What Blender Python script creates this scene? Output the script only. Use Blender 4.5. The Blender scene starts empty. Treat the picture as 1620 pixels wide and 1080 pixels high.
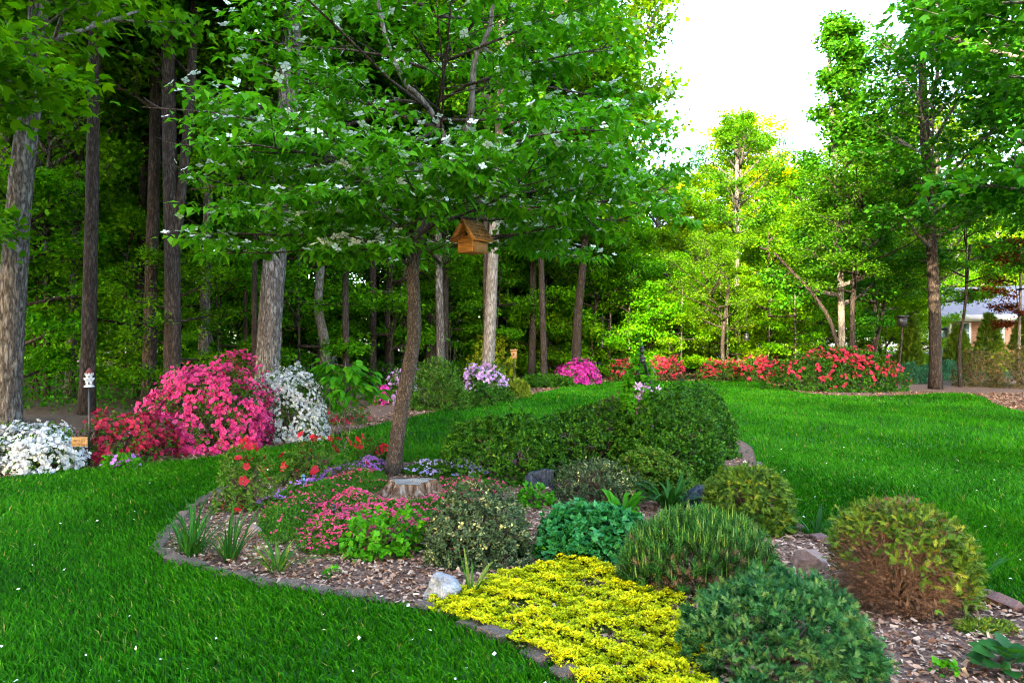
import bpy, math, random
import numpy as np
from mathutils import Vector, Matrix
PI = math.pi
C = bpy.context.scene.collection
scn = bpy.context.scene

# ------------------------------------------------------------------ camera
CAM_H = 1.6
F = 1080.0            # focal length in photograph pixels (1620 wide)
cam = bpy.data.cameras.new("camera")
cam.lens = 24.0; cam.sensor_width = 36.0; cam.clip_end = 2000; cam.clip_start = 0.05
camo = bpy.data.objects.new("camera", cam); C.objects.link(camo)
camo.location = (0, 0, CAM_H); camo.rotation_euler = (PI / 2, 0, 0)
scn.camera = camo

# ------------------------------------------------------------------ sky and sun
SUN_EL = math.radians(21)
SUN_AZ = Vector((-0.37, -0.93, 0)).normalized()
world = bpy.data.worlds.new("World"); scn.world = world; world.use_nodes = True
wn = world.node_tree.nodes; wl = world.node_tree.links
sky = wn.new("ShaderNodeTexSky"); sky.sky_type = 'NISHITA'; sky.sun_disc = False
sky.sun_elevation = SUN_EL; sky.sun_rotation = math.atan2(SUN_AZ.x, SUN_AZ.y)
sky.air_density = 1.0; sky.dust_density = 2.5; sky.ozone_density = 1.0
wl.new(sky.outputs[0], wn["Background"].inputs[0])
wn["Background"].inputs[1].default_value = 0.15
sl = bpy.data.lights.new("sun", 'SUN'); sl.energy = 2.1; sl.angle = math.radians(0.6); sl.color = (1.0, 0.83, 0.58)
so = bpy.data.objects.new("sun", sl); C.objects.link(so)
sd = Vector((SUN_AZ.x * math.cos(SUN_EL), SUN_AZ.y * math.cos(SUN_EL), math.sin(SUN_EL)))
so.rotation_euler = sd.to_track_quat('Z', 'Y').to_euler(); so.location = sd * 60
scn.view_settings.view_transform = 'Standard'; scn.view_settings.look = 'None'
scn.view_settings.gamma = 1.0; scn.view_settings.exposure = 4.32
scn.view_settings.use_curve_mapping = False
scn.render.engine = 'CYCLES'
scn.cycles.use_denoising = True; scn.cycles.denoising_prefilter = 'NONE'; scn.cycles.filter_width = 1.1
scn.cycles.max_bounces = 7; scn.cycles.diffuse_bounces = 4; scn.cycles.glossy_bounces = 2
scn.cycles.transmission_bounces = 5; scn.cycles.transparent_max_bounces = 6
scn.cycles.sample_clamp_indirect = 6.0

# ------------------------------------------------------------------ helpers
def gp(px, py):
    """photograph pixel on the ground -> x, y"""
    d = CAM_H * F / (py - 540.0)
    return ((px - 810.0) / F * d, d)
def at(px, py, d):
    """photograph pixel at a known distance -> x, y, z"""
    return ((px - 810.0) / F * d, d, CAM_H + (540.0 - py) / F * d)

def unit(a):
    return a / np.maximum(np.linalg.norm(a, axis=-1, keepdims=True), 1e-9)
def rand_unit(rng, n):
    return unit(rng.normal(size=(n, 3)))
def frames(axis, normal):
    """columns x (width), y (length axis), z (normal)"""
    y = unit(axis); x = unit(np.cross(y, normal)); z = np.cross(x, y)
    return np.stack([x, y, z], axis=2)

def mesh_np(name, V, T, tint=None, smooth=False):
    me = bpy.data.meshes.new(name)
    V = np.asarray(V, np.float32); T = np.asarray(T, np.int32)
    me.vertices.add(len(V)); me.vertices.foreach_set("co", V.ravel())
    k = T.shape[1]
    me.loops.add(T.size); me.loops.foreach_set("vertex_index", T.ravel())
    me.polygons.add(len(T))
    me.polygons.foreach_set("loop_start", np.arange(0, T.size, k, dtype=np.int32))
    me.polygons.foreach_set("loop_total", np.full(len(T), k, np.int32))
    if smooth: me.polygons.foreach_set("use_smooth", np.ones(len(T), bool))
    if tint is not None:
        a = me.attributes.new("tint", 'FLOAT', 'POINT'); a.data.foreach_set("value", np.asarray(tint, np.float32))
    me.update(calc_edges=True); me.validate()
    return me

class Soup:
    """collects scattered copies of small templates into one triangle mesh"""
    def __init__(s): s.V = []; s.T = []; s.t = []; s.n = 0
    def add(s, tm, P, Fr, S, tint):
        V, T = tm[:2]; n = len(P); vt = tm[2] if len(tm) > 2 else np.zeros(len(V))
        if n == 0: return
        S = np.broadcast_to(np.asarray(S, float), (n,)) if np.ndim(S) < 2 else S
        sc = S[:, None, None] if np.ndim(S) == 1 else S[:, None, :]
        W = np.einsum('nij,nkj->nki', Fr, V[None] * sc) + P[:, None, :]
        s.V.append(W.reshape(-1, 3)); k = len(V)
        s.T.append((T[None] + (np.arange(n) * k)[:, None, None] + s.n).reshape(-1, 3))
        s.t.append(np.clip(np.repeat(np.broadcast_to(tint, (n,)), k) + np.tile(vt, n), 0, 1)); s.n += n * k
    def raw(s, V, T, tint):
        s.V.append(np.asarray(V, float)); s.T.append(np.asarray(T, int) + s.n)
        s.t.append(np.broadcast_to(tint, (len(V),))); s.n += len(V)
    def mesh(s, name, smooth=False):
        return mesh_np(name, np.concatenate(s.V), np.concatenate(s.T), np.concatenate(s.t), smooth)

def tube(pts, rad, sides=6, rng=None, rough=0.0, cap=True):
    pts = np.asarray(pts, float); rad = np.asarray(rad, float); n = len(pts)
    tan = unit(np.gradient(pts, axis=0))
    ref = np.array([0.0, 1.0, 0.0]) if abs(tan[:, 1]).max() < 0.95 else np.array([1.0, 0, 0])
    a = unit(np.cross(tan, ref)); b = np.cross(tan, a)
    th = np.arange(sides) / sides * 2 * PI
    r = rad[:, None] * np.ones((1, sides))
    if rng is not None and rough: r = r * (1 + rough * rng.normal(size=(n, sides)))
    V = pts[:, None] + (a[:, None] * np.cos(th)[None, :, None] + b[:, None] * np.sin(th)[None, :, None]) * r[:, :, None]
    V = V.reshape(-1, 3); T = []
    i = np.arange(n - 1)[:, None] * sides; j = np.arange(sides)[None]; j2 = (j + 1) % sides
    A = (i + j).ravel(); B = (i + j2).ravel(); D = (i + sides + j2).ravel(); E = (i + sides + j).ravel()
    T = np.concatenate([np.stack([A, B, D], 1), np.stack([A, D, E], 1)])
    if cap and sides > 2:
        V = np.concatenate([V, pts[-1:], pts[:1]]); e = n * sides
        jj = np.arange(sides); k2 = (jj + 1) % sides; o = (n - 1) * sides
        T = np.concatenate([T, np.stack([o + jj, o + k2, np.full(sides, e)], 1), np.stack([k2, jj, np.full(sides, e + 1)], 1)])
    return V, T
def spline(pts, n):
    """Catmull-Rom resample"""
    P = np.asarray(pts, float); P = np.concatenate([P[:1] * 2 - P[1:2], P, P[-1:] * 2 - P[-2:-1]])
    u = np.linspace(0, len(P) - 3 - 1e-6, n); i = u.astype(int); f = (u - i)[:, None]
    p0, p1, p2, p3 = P[i], P[i + 1], P[i + 2], P[i + 3]
    return 0.5 * (2 * p1 + (p2 - p0) * f + (2 * p0 - 5 * p1 + 4 * p2 - p3) * f**2 + (3 * p1 - p0 - 3 * p2 + p3) * f**3)
def box(x0, x1, y0, y1, z0, z1):
    V = np.array([[x, y, z] for z in (z0, z1) for y in (y0, y1) for x in (x0, x1)], float)
    Q = [(0, 2, 3, 1), (4, 5, 7, 6), (0, 1, 5, 4), (2, 6, 7, 3), (0, 4, 6, 2), (1, 3, 7, 5)]
    return V, np.array([t for q in Q for t in ((q[0], q[1], q[2]), (q[0], q[2], q[3]))])
def cyl(x, y, z0, z1, r0, r1, sides=12):
    return tube([(x, y, z0), (x, y, z1)], [r0, r1], sides)

def ob(name, me, mat=None, parent=None, label=None, kind=None, loc=None):
    o = bpy.data.objects.new(name, me); C.objects.link(o)
    if mat is not None and me is not None and len(me.materials) == 0: me.materials.append(mat)
    if parent is not None: o.parent = parent
    if label: o["label"] = label
    if kind: o["kind"] = kind
    if loc is not None: o.location = loc
    return o
def thing(name, label, cat, loc=(0, 0, 0), rot=0.0, group=None):
    o = bpy.data.objects.new(name, None); C.objects.link(o); o.empty_display_size = 0.1
    o.location = loc; o.rotation_euler = (0, 0, rot); o["label"] = label; o["category"] = cat
    if group: o["group"] = group
    return o
def tag(o, label, cat, group=None):
    o["label"] = label; o["category"] = cat
    if group: o["group"] = group
    return o
def solid(name, pieces, mat, parent=None, smooth=False, **k):
    s = Soup()
    for V, T in pieces: s.raw(V, T, 0.5)
    return ob(name, s.mesh(name, smooth), mat, parent, **k)
def bevel(o, w=0.004, seg=2):
    m = o.modifiers.new("bevel", 'BEVEL'); m.width = w; m.segments = seg; m.limit_method = 'ANGLE'
    return o

# ------------------------------------------------------------------ materials
def nt(name):
    m = bpy.data.materials.new(name); m.use_nodes = True
    n = m.node_tree.nodes; l = m.node_tree.links
    return m, n, l, n["Principled BSDF"], n["Material Output"]
def ramp(n, stops):
    r = n.new("ShaderNodeValToRGB"); e = r.color_ramp.elements
    while len(e) > 1: e.remove(e[-1])
    e[0].position = stops[0][0]; e[0].color = (*stops[0][1], 1)
    for p, c in stops[1:]:
        x = e.new(p); x.color = (*c, 1)
    return r
def leaf_mat(name, cols, trans=0.35, rough=0.6, spec=0.09, tr_col=(1.25, 1.25, 0.7), byobj=False):
    """cols: colours from the dark to the light end of each leaf's own tint"""
    m, n, l, b, out = nt(name)
    a = n.new("ShaderNodeAttribute"); a.attribute_name = "tint"
    r = ramp(n, [(i / max(1, len(cols) - 1), c) for i, c in enumerate(cols)])
    l.new(a.outputs["Fac"], r.inputs[0]); col = r.outputs[0]
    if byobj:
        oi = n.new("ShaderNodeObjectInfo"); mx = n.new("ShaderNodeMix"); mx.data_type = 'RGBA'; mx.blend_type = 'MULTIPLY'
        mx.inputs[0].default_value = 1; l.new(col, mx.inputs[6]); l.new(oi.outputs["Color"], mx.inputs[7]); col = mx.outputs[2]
    l.new(col, b.inputs["Base Color"]); b.inputs["Roughness"].default_value = rough
    b.inputs["Specular IOR Level"].default_value = spec
    if trans > 0:
        t = n.new("ShaderNodeBsdfTranslucent"); mx2 = n.new("ShaderNodeMix"); mx2.data_type = 'RGBA'; mx2.blend_type = 'MULTIPLY'
        mx2.inputs[0].default_value = 1; mx2.inputs[7].default_value = (*tr_col, 1); l.new(col, mx2.inputs[6])
        l.new(mx2.outputs[2], t.inputs[0]); ms = n.new("ShaderNodeMixShader"); ms.inputs[0].default_value = trans
        l.new(b.outputs[0], ms.inputs[1]); l.new(t.outputs[0], ms.inputs[2]); l.new(ms.outputs[0], out.inputs[0])
    return m
def noise_mat(name, cols, scale=6, detail=6, rough=0.9, bump=0.0, bscale=None, stretch=(1, 1, 1), coord="Object", spec=0.2, dist=0.02):
    m, n, l, b, out = nt(name)
    tc = n.new("ShaderNodeTexCoord"); mp = n.new("ShaderNodeMapping"); mp.inputs["Scale"].default_value = stretch
    l.new(tc.outputs[coord], mp.inputs[0])
    ns = n.new("ShaderNodeTexNoise"); ns.inputs["Scale"].default_value = scale; ns.inputs["Detail"].default_value = detail
    ns.inputs["Roughness"].default_value = 0.65
    l.new(mp.outputs[0], ns.inputs[0])
    k = len(cols); r = ramp(n, [(0.28 + 0.44 * i / max(1, k - 1), c) for i, c in enumerate(cols)])
    l.new(ns.outputs[0], r.inputs[0]); l.new(r.outputs[0], b.inputs["Base Color"])
    b.inputs["Roughness"].default_value = rough; b.inputs["Specular IOR Level"].default_value = spec
    if bump:
        n2 = n.new("ShaderNodeTexNoise"); n2.inputs["Scale"].default_value = bscale or scale * 3; n2.inputs["Detail"].default_value = 5
        l.new(mp.outputs[0], n2.inputs[0]); bp = n.new("ShaderNodeBump"); bp.inputs["Strength"].default_value = bump
        bp.inputs["Distance"].default_value = dist; l.new(n2.outputs[0], bp.inputs["Height"]); l.new(bp.outputs[0], b.inputs["Normal"])
    return m
def bark_mat(name, dark, mid, light, sx=14, sz=2.2, bump=0.9, dist=0.03):
    """furrowed bark: voronoi plates stretched along the trunk with noise on top"""
    m, n, l, b, out = nt(name)
    tc = n.new("ShaderNodeTexCoord"); mp = n.new("ShaderNodeMapping"); mp.inputs["Scale"].default_value = (sx, sx, sz)
    l.new(tc.outputs["Object"], mp.inputs[0])
    nz = n.new("ShaderNodeTexNoise"); nz.inputs["Scale"].default_value = 0.8; nz.inputs["Detail"].default_value = 4
    l.new(mp.outputs[0], nz.inputs[0])
    ad = n.new("ShaderNodeMix"); ad.data_type = 'RGBA'; ad.blend_type = 'ADD'; ad.inputs[0].default_value = 0.9
    l.new(mp.outputs[0], ad.inputs[6]); l.new(nz.outputs[1], ad.inputs[7])
    v = n.new("ShaderNodeTexNoise"); v.inputs["Scale"].default_value = .8; v.inputs["Detail"].default_value = 3; v.inputs["Roughness"].default_value = .55
    l.new(mp.outputs[0], v.inputs["Vector"])
    sb = n.new("ShaderNodeMath"); sb.operation = 'SUBTRACT'; sb.inputs[1].default_value = .5; l.new(v.outputs[0], sb.inputs[0])
    ab = n.new("ShaderNodeMath"); ab.operation = 'ABSOLUTE'; l.new(sb.outputs[0], ab.inputs[0])
    inv = n.new("ShaderNodeMapRange"); inv.inputs[1].default_value = 0.0; inv.inputs[2].default_value = .16; inv.inputs[3].default_value = 0.0; inv.inputs[4].default_value = .42; l.new(ab.outputs[0], inv.inputs[0])
    n2 = n.new("ShaderNodeTexNoise"); n2.inputs["Scale"].default_value = 2.5; n2.inputs["Detail"].default_value = 7
    l.new(mp.outputs[0], n2.inputs[0])
    mul = n.new("ShaderNodeMath"); mul.operation = 'MULTIPLY_ADD'; mul.inputs[1].default_value = 1.0; l.new(inv.outputs[0], mul.inputs[0])
    sc = n.new("ShaderNodeMath"); sc.operation = 'MULTIPLY'; sc.inputs[1].default_value = 0.6; l.new(n2.outputs[0], sc.inputs[0])
    l.new(sc.outputs[0], mul.inputs[2])
    r = ramp(n, [(0.22, dark), (0.5, mid), (0.9, light)]); l.new(mul.outputs[0], r.inputs[0]); l.new(r.outputs[0], b.inputs["Base Color"])
    b.inputs["Roughness"].default_value = 0.92; b.inputs["Specular IOR Level"].default_value = 0.15
    bp = n.new("ShaderNodeBump"); bp.inputs["Strength"].default_value = bump; bp.inputs["Distance"].default_value = dist
    l.new(mul.outputs[0], bp.inputs["Height"]); l.new(bp.outputs[0], b.inputs["Normal"])
    return m
def flat_mat(name, col, rough=0.5, spec=0.3, metal=0.0, var=0.15, scale=20):
    d = tuple(c * (1 - var) for c in col); e = tuple(min(1, c * (1 + var)) for c in col)
    m = noise_mat(name, [d, col, e], scale=scale, rough=rough, spec=spec); m.node_tree.nodes["Principled BSDF"].inputs["Metallic"].default_value = metal
    return m

# ------------------------------------------------------------------ leaf templates (unit length along y)
def tm(V, T): return np.array(V, float), np.array(T, int)
LEAF = tm([(0, 0, 0), (.3, .45, .07), (0, 1, -.06), (-.3, .45, .07)], [(0, 1, 2), (0, 2, 3)])
LEAFW = tm([(0, 0, 0), (.42, .42, .06), (0, 1, -.10), (-.42, .42, .06)], [(0, 1, 2), (0, 2, 3)])
LEAFN = tm([(0, 0, 0), (.14, .45, .03), (0, 1, -.06), (-.14, .45, .03)], [(0, 1, 2), (0, 2, 3)])
_d = lambda x, y, f: (x, y, f * abs(x) - .32 * y * y)
DROOP = tm([_d(0, 0, 0), _d(.25, .3, .3), _d(-.25, .3, .3), _d(0, .34, 0), _d(.23, .66, .25), _d(-.23, .66, .25), _d(0, .68, 0), _d(0, 1, 0)],
           [(0, 1, 3), (0, 3, 2), (1, 4, 6), (1, 6, 3), (3, 6, 5), (3, 5, 2), (4, 7, 6), (6, 7, 5)])
DROOP4 = tm([_d(0, 0, 0), _d(.27, .40, .28), _d(-.27, .40, .28), _d(0, .5, 0), _d(0, 1, 0)], [(0, 1, 3), (0, 3, 2), (1, 4, 3), (3, 4, 2)])
def star(k, w, zt, notch=0.5):
    V = [(0, 0, 0)]; T = []
    for i in range(k):
        a = 2 * PI * i / k; o = len(V)
        for da, r, z in ((-w, notch, zt * .5), (0, 1, zt), (w, notch, zt * .5)):
            V.append((math.cos(a + da) * r, math.sin(a + da) * r, z))
        T += [(0, o, o + 1), (0, o + 1, o + 2)]
    return (*tm(V, T), np.array([-.55] + [-.05, .12, -.05] * k))
FLOWER5 = star(5, .57, .38, .80)
BRACT4 = star(4, .62, .12, .72)
FLOWER6 = star(6, .40, .12, .6)
MAPLE = tm([(0, 0, 0), (.30, .12, .02), (.55, .5, -.05), (.22, .5, .05), (0, 1, -.10), (-.22, .5, .05), (-.55, .5, -.05), (-.30, .12, .02)],
           [(0, 1, 3), (1, 2, 3), (0, 3, 4), (0, 4, 5), (5, 6, 7), (0, 5, 7)])
def make_spray(n=4, w=.055):
    V = []; T = []
    def bl(p, q, ww):
        p = np.array(p, float); q = np.array(q, float); d = q - p; s = np.array([-d[1], d[0], 0]); s /= np.linalg.norm(s)
        o = len(V); V.extend([p - s * ww * .6, p + s * ww * .6, q]); T.append((o, o + 1, o + 2))
    bl((0, 0, 0), (0, 1, -.05), w)
    for i in range(n):
        y = .2 + .6 * i / n
        for sg in (-1, 1): bl((0, y, 0), (sg * .36 * (1.1 - y), y + .34, .05 * sg * (i % 2)), w * .95)
    return tm([tuple(v) for v in V], T)
SPRAY = make_spray(3, .12)
def make_shoot(k=20, L=1.0, seed=3):
    rng = np.random.default_rng(seed); V = []; T = []
    for i in range(k):
        z = .05 + .8 * i / k; a = i * 2.4; r = .30 + .1 * rng.random(); up = .30
        p = np.array([0, z, 0]); q = np.array([math.cos(a) * r, z + up, math.sin(a) * r]); s = np.array([-math.sin(a), 0, math.cos(a)]) * .034
        o = len(V); V += [p - s, p + s, q]; T.append((o, o + 1, o + 2))
    return tm([tuple(v) for v in V], T)
SHOOT = make_shoot()
STICK = tm([(-.5, 0, .3), (.5, 0, .3), (0, 0, -.6), (0, 1, 0)], [(0, 1, 3), (1, 2, 3), (2, 0, 3)])
CHIP = tm([(-.4, -.5, .03), (.38, -.42, -.02), (.45, .48, .04), (-.3, .55, 0)], [(0, 1, 2), (0, 2, 3)])

# materials of plants
M_GRASS = leaf_mat("grass_blade", [(.009, .062, .001), (.022, .145, .002), (.050, .22, .003), (.20, .21, .04)], trans=.3, rough=.65, spec=.06)
M_DOGLEAF = leaf_mat("dogwood_leaf", [(.024, .120, .003), (.060, .230, .005), (.120, .34, .008)], trans=.42, rough=.55, spec=.10, tr_col=(1.2, 1.35, .5))
M_BRACT = leaf_mat("dogwood_bract", [(.42, .50, .40), (.58, .64, .55), (.70, .72, .66)], trans=.25, rough=.6, tr_col=(1, 1, 1))
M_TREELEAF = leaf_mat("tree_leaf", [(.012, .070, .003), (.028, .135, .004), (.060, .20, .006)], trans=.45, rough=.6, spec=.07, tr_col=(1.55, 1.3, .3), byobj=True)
M_SHRUB = leaf_mat("shrub_leaf", [(.008, .035, .004), (.018, .075, .007), (.045, .13, .012)], trans=.22, rough=.42, spec=.4)
M_TWIG = noise_mat("twig", [(.035, .022, .014), (.09, .06, .04), (.16, .11, .07)], scale=30)
M_TWIGRED = noise_mat("dead_twig", [(.075, .038, .022), (.16, .088, .055), (.28, .18, .125)], scale=40)
M_BARK_GREY = bark_mat("bark_grey_flaky", (.022, .018, .015), (.095, .084, .073), (.23, .215, .20), sx=14, sz=4.2, bump=1.0, dist=.05)
M_BARK_BROWN = bark_mat("bark_brown", (.009, .006, .0045), (.034, .025, .019), (.078, .062, .050), sx=22, sz=5.5)
M_BARK_DOG = bark_mat("bark_dogwood_blocky", (.016, .011, .008), (.070, .052, .039), (.16, .13, .105), sx=62, sz=20, bump=1.0, dist=.02)
M_BARK_PALE = bark_mat("bark_pale", (.05, .039, .031), (.14, .122, .10), (.25, .23, .205), sx=20, sz=5.0, bump=.6)

# ------------------------------------------------------------------ ground, lawn and beds
LAWN = np.array([(-16, -8), (22, -8), (22, 9.5), (14, 12.0), (11.6, 14.6), (12.1, 17.0), (13.6, 19.8), (13.4, 20.9), (11.2, 19.9), (9.6, 19.8), (8.9, 21.6),
                 (9.6, 24.6), (9.2, 26.8), (7.3, 27.2), (4.7, 26.8), (3.1, 26.2), (2.0, 24.0), (.62, 20.4), (.2, 18.9), (-.96, 17.2), (-2.2, 14.2),
                 (-3.05, 11.4), (-4.1, 9.35), (-5.3, 8.5), (-5.95, 7.9), (-9, 7.0), (-16, 6.0)])
ISLAND = np.array([(.62, 2.55), (.27, 3.2), (.14, 3.40), (-.17, 3.75), (-.57, 4.07), (-1.0, 4.25), (-1.56, 4.46), (-2.1, 4.74), (-2.55, 5.03), (-2.78, 5.45), (-3.0, 6.3), (-3.1, 7.2), (-2.8, 8.1),
                   (-1.9, 8.8), (-.6, 9.3), (.3, 10.4), (1.2, 12.9), (2.4, 13.4), (3.5, 12.4), (3.65, 10.6), (3.1, 8.6), (2.62, 7.0), (2.42, 6.0), (2.47, 5.4), (2.62, 4.8), (2.85, 4.32),
                   (3.05, 3.8), (3.0, 3.0), (2.4, 2.4), (1.4, 2.2)])
def smooth_poly(P, n):
    P = np.asarray(P, float); Q = np.concatenate([P[-2:], P, P[:3]])
    S = spline(Q, (len(P) + 4) * 12); k = 24
    S = S[k - 12: k - 12 + len(P) * 12]
    d = np.concatenate([[0], np.cumsum(np.linalg.norm(np.diff(np.concatenate([S, S[:1]]), axis=0), axis=1))])
    u = np.linspace(0, d[-1], n, endpoint=False); SS = np.concatenate([S, S[:1]])
    return np.stack([np.interp(u, d, SS[:, 0]), np.interp(u, d, SS[:, 1])], 1)
LAWN_S = smooth_poly(LAWN, 260); ISLAND_S = smooth_poly(ISLAND, 200)
def inside(P, poly):
    x, y = P[:, 0], P[:, 1]; r = np.zeros(len(P), bool); n = len(poly); j = n - 1
    for i in range(n):
        xi, yi = poly[i]; xj, yj = poly[j]
        c = ((yi > y) != (yj > y)); 
        if c.any():
            xx = (xj - xi) * (y - yi) / (yj - yi + 1e-12) + xi
            r ^= c & (x < xx)
        j = i
    return r
def sheet(name, poly, z, mat):
    me = bpy.data.meshes.new(name); me.from_pydata([(x, y, z) for x, y in poly], [], [list(range(len(poly)))]); me.update()
    return ob(name, me, mat, kind="structure")
M_LITTER = noise_mat("leaf_litter", [(.018, .011, .006), (.050, .030, .017), (.095, .058, .034), (.16, .11, .07)], scale=9, detail=10, bump=.8, bscale=60)
M_LAWN = noise_mat("lawn_soil", [(.006, .040, .001), (.012, .075, .002), (.020, .10, .003)], scale=1.6, detail=8, bump=.6, bscale=80)
M_MULCH = noise_mat("mulch_soil", [(.040, .019, .012), (.10, .054, .036), (.18, .107, .077), (.28, .19, .14)], scale=34, detail=8, bump=.9, bscale=70)
g = mesh_np("ground", [(-260, -60, 0), (260, -60, 0), (260, 420, 0), (-260, 420, 0)], [(0, 1, 2), (0, 2, 3)])
ob("ground", g, M_LITTER, kind="structure")
sheet("lawn", LAWN_S, .004, M_LAWN)
sheet("mulch_bed", ISLAND_S, .010, M_MULCH)
sheet("mulch_border", [(-16, 5.5), (-9, 6.6), (-5.5, 7.2), (-3.5, 9.0), (-2.6, 11), (-1.6, 14), (-.2, 17), (1, 19.5), (2.8, 23.5), (3.2, 29), (-1, 24), (-3.5, 17), (-5, 14), (-8, 11), (-16, 9)], .002, M_MULCH)
sheet("mulch_border.001", [(8.2, 19), (11, 19), (12.8, 20), (12.8, 18), (11, 14.8), (13, 12), (21, 9), (24, 14), (20, 24), (12, 26), (12, 29), (3, 29), (3, 26.2), (9, 26)], .002, M_MULCH)
sheet("neighbour_lawn", [(11, 32), (60, 26), (80, 70), (16, 70)], .003, M_LAWN)

# ------------------------------------------------------------------ grass
def grass():
    rng = np.random.default_rng(11); s = Soup()
    def pts(n, x0, x1, y0, y1):
        P = np.stack([rng.uniform(x0, x1, n), rng.uniform(y0, y1, n)], 1)
        P = P[np.abs(P[:, 0]) < P[:, 1] * .80 + .6]
        P = P[inside(P, LAWN_S)]; return P[~inside(P, ISLAND_S)]
    clump = lambda P: .5 + .5 * np.sin(P[:, 0] * 2.1 + 1.7 * np.sin(P[:, 1] * 1.3)) * np.sin(P[:, 1] * 1.7 + np.sin(P[:, 0] * 2.9))
    for (n, x0, x1, y0, y1, h, w, two) in ((185000, -4.5, 5.2, 2.6, 6.2, .048, .0042, True), (150000, -6.5, 7.5, 6.2, 10, .052, .0065, True),
                                          (125000, -10, 13, 10, 17, .055, .011, False), (70000, -4, 15, 17, 27.5, .06, .019, False)):
        P = pts(n, x0, x1, y0, y1); n = len(P); c = clump(P)
        hh = h * rng.uniform(.55, 1.35, n) * (.85 + .3 * c); az = rng.uniform(0, 2 * PI, n) ; ln = rng.uniform(.1, .8, n) * hh
        la = rng.uniform(0, 2 * PI, n) * .6 + 1.2 + 1.5 * np.sin(P[:, 0] * 1.1 + P[:, 1] * .7)
        side = np.stack([np.cos(az), np.sin(az), 0 * az], 1) * (w * rng.uniform(.7, 1.3, n))[:, None]
        lean = np.stack([np.cos(la), np.sin(la), 0 * la], 1) * ln[:, None]
        b = np.concatenate([P, np.zeros((n, 1)) + .003], 1); up = np.array([0, 0, 1.0])
        lf_ = np.sin(P[:, 0] * .55 + .8 * np.sin(P[:, 1] * .4)) * np.sin(P[:, 1] * .6 + 1.1 * np.sin(P[:, 0] * .5)); t = np.clip(.32 + .30 * (c - .5) + .12 * lf_ + .17 * rng.normal(size=n), 0, .72); dry = rng.random(n) < .018; t[dry] = 1.0
        if two:
            m = b + lean * .38 + up * (hh * .62)[:, None]; tip = b + lean * 1.25 + up * (hh * .95)[:, None]
            V = np.stack([b - side, b + side, m - side * .8, m + side * .8, tip], 1).reshape(-1, 3)
            T = np.array([(0, 1, 3), (0, 3, 2), (2, 3, 4)]); k = 5
        else:
            V = np.stack([b - side, b + side, b + lean + up * hh[:, None]], 1).reshape(-1, 3); T = np.array([(0, 1, 2)]); k = 3
        s.raw(V, (T[None] + (np.arange(n) * k)[:, None, None]).reshape(-1, 3), np.repeat(t, k))
    ob("grass", s.mesh("grass"), M_GRASS, kind="stuff", label="short green lawn grass around the island bed")
grass()

# mulch chips on the beds
def chips():
    rng = np.random.default_rng(5); s = Soup()
    P = np.stack([rng.uniform(-3.1, 3.4, 70000), rng.uniform(2.6, 9.3, 70000)], 1)
    P = P[inside(P, ISLAND_S * np.array([.985, 1]) )]; keep = rng.random(len(P)) < np.clip(7.5 / P[:, 1] - .55, .15, 1); P = P[keep]; n = len(P)
    z = .012 + .028 * rng.random(n)
    ax = unit(np.stack([rng.normal(size=n), rng.normal(size=n), .28 * rng.normal(size=n)], 1)); up = unit(np.stack([.4 * rng.normal(size=n), .4 * rng.normal(size=n), np.ones(n)], 1))
    L = rng.uniform(.012, .045, n); S = np.stack([L * rng.uniform(.35, .8, n), L, L], 1)
    s.add(CHIP, np.concatenate([P, z[:, None]], 1), frames(ax, up), S, rng.random(n))
    m = leaf_mat("mulch_chip", [(.048, .019, .009), (.165, .076, .041), (.27, .145, .085), (.36, .22, .140), (.50, .36, .26)], trans=0, rough=.85, spec=.15)
    ob("mulch_chips", s.mesh("mulch_chips"), m, kind="stuff", label="brown shredded bark mulch on the island bed")
    # border strip along the wood and the far bed
    s = Soup(); Q = []
    for poly in (LAWN_S,):
        for p in poly:
            if p[1] > 7.0: Q.append(p)
    Q = np.array(Q); idx = rng.integers(0, len(Q), 26000); P = Q[idx] + rng.normal(size=(26000, 2)) * .45
    P = np.concatenate([P, np.stack([rng.uniform(11, 17, 9000), rng.uniform(13, 21, 9000)], 1)]); P = P[~inside(P, LAWN_S)]; n = len(P)
    ax = unit(np.stack([rng.normal(size=n), rng.normal(size=n), .28 * rng.normal(size=n)], 1)); up = unit(np.stack([.4 * rng.normal(size=n), .4 * rng.normal(size=n), np.ones(n)], 1))
    L = rng.uniform(.03, .08, n); S = np.stack([L * rng.uniform(.35, .8, n), L, L], 1)
    s.add(CHIP, np.concatenate([P, .01 + .025 * rng.random((n, 1))], 1), frames(ax, up), S, rng.random(n) * .8)
    ob("mulch_chips", s.mesh("mulch_chips"), m, kind="stuff", label="brown bark mulch along the far edge of the lawn")
    # fallen petals on the lawn
    s = Soup(); n = 420; P = np.stack([rng.uniform(-4.5, 6, n), 3.0 + 8 * rng.random(n) ** 1.6], 1); P = P[~inside(P, ISLAND_S)]; P = P[inside(P, LAWN_S)]; n = len(P)
    s.add(LEAFW, np.concatenate([P, .035 + .03 * rng.random((n, 1))], 1), frames(unit(rng.normal(size=(n, 3)) * [1, 1, .4]), np.tile([0, 0, 1.0], (n, 1)) + .5 * rng.normal(size=(n, 3))), rng.uniform(.012, .030, n), rng.random(n))
    ob("fallen_petals", s.mesh("fallen_petals"), leaf_mat("petal", [(.45, .38, .28), (.75, .72, .62), (.85, .84, .8)], trans=.2, tr_col=(1, 1, 1)), kind="stuff", label="white petals fallen on the lawn")
chips()

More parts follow.
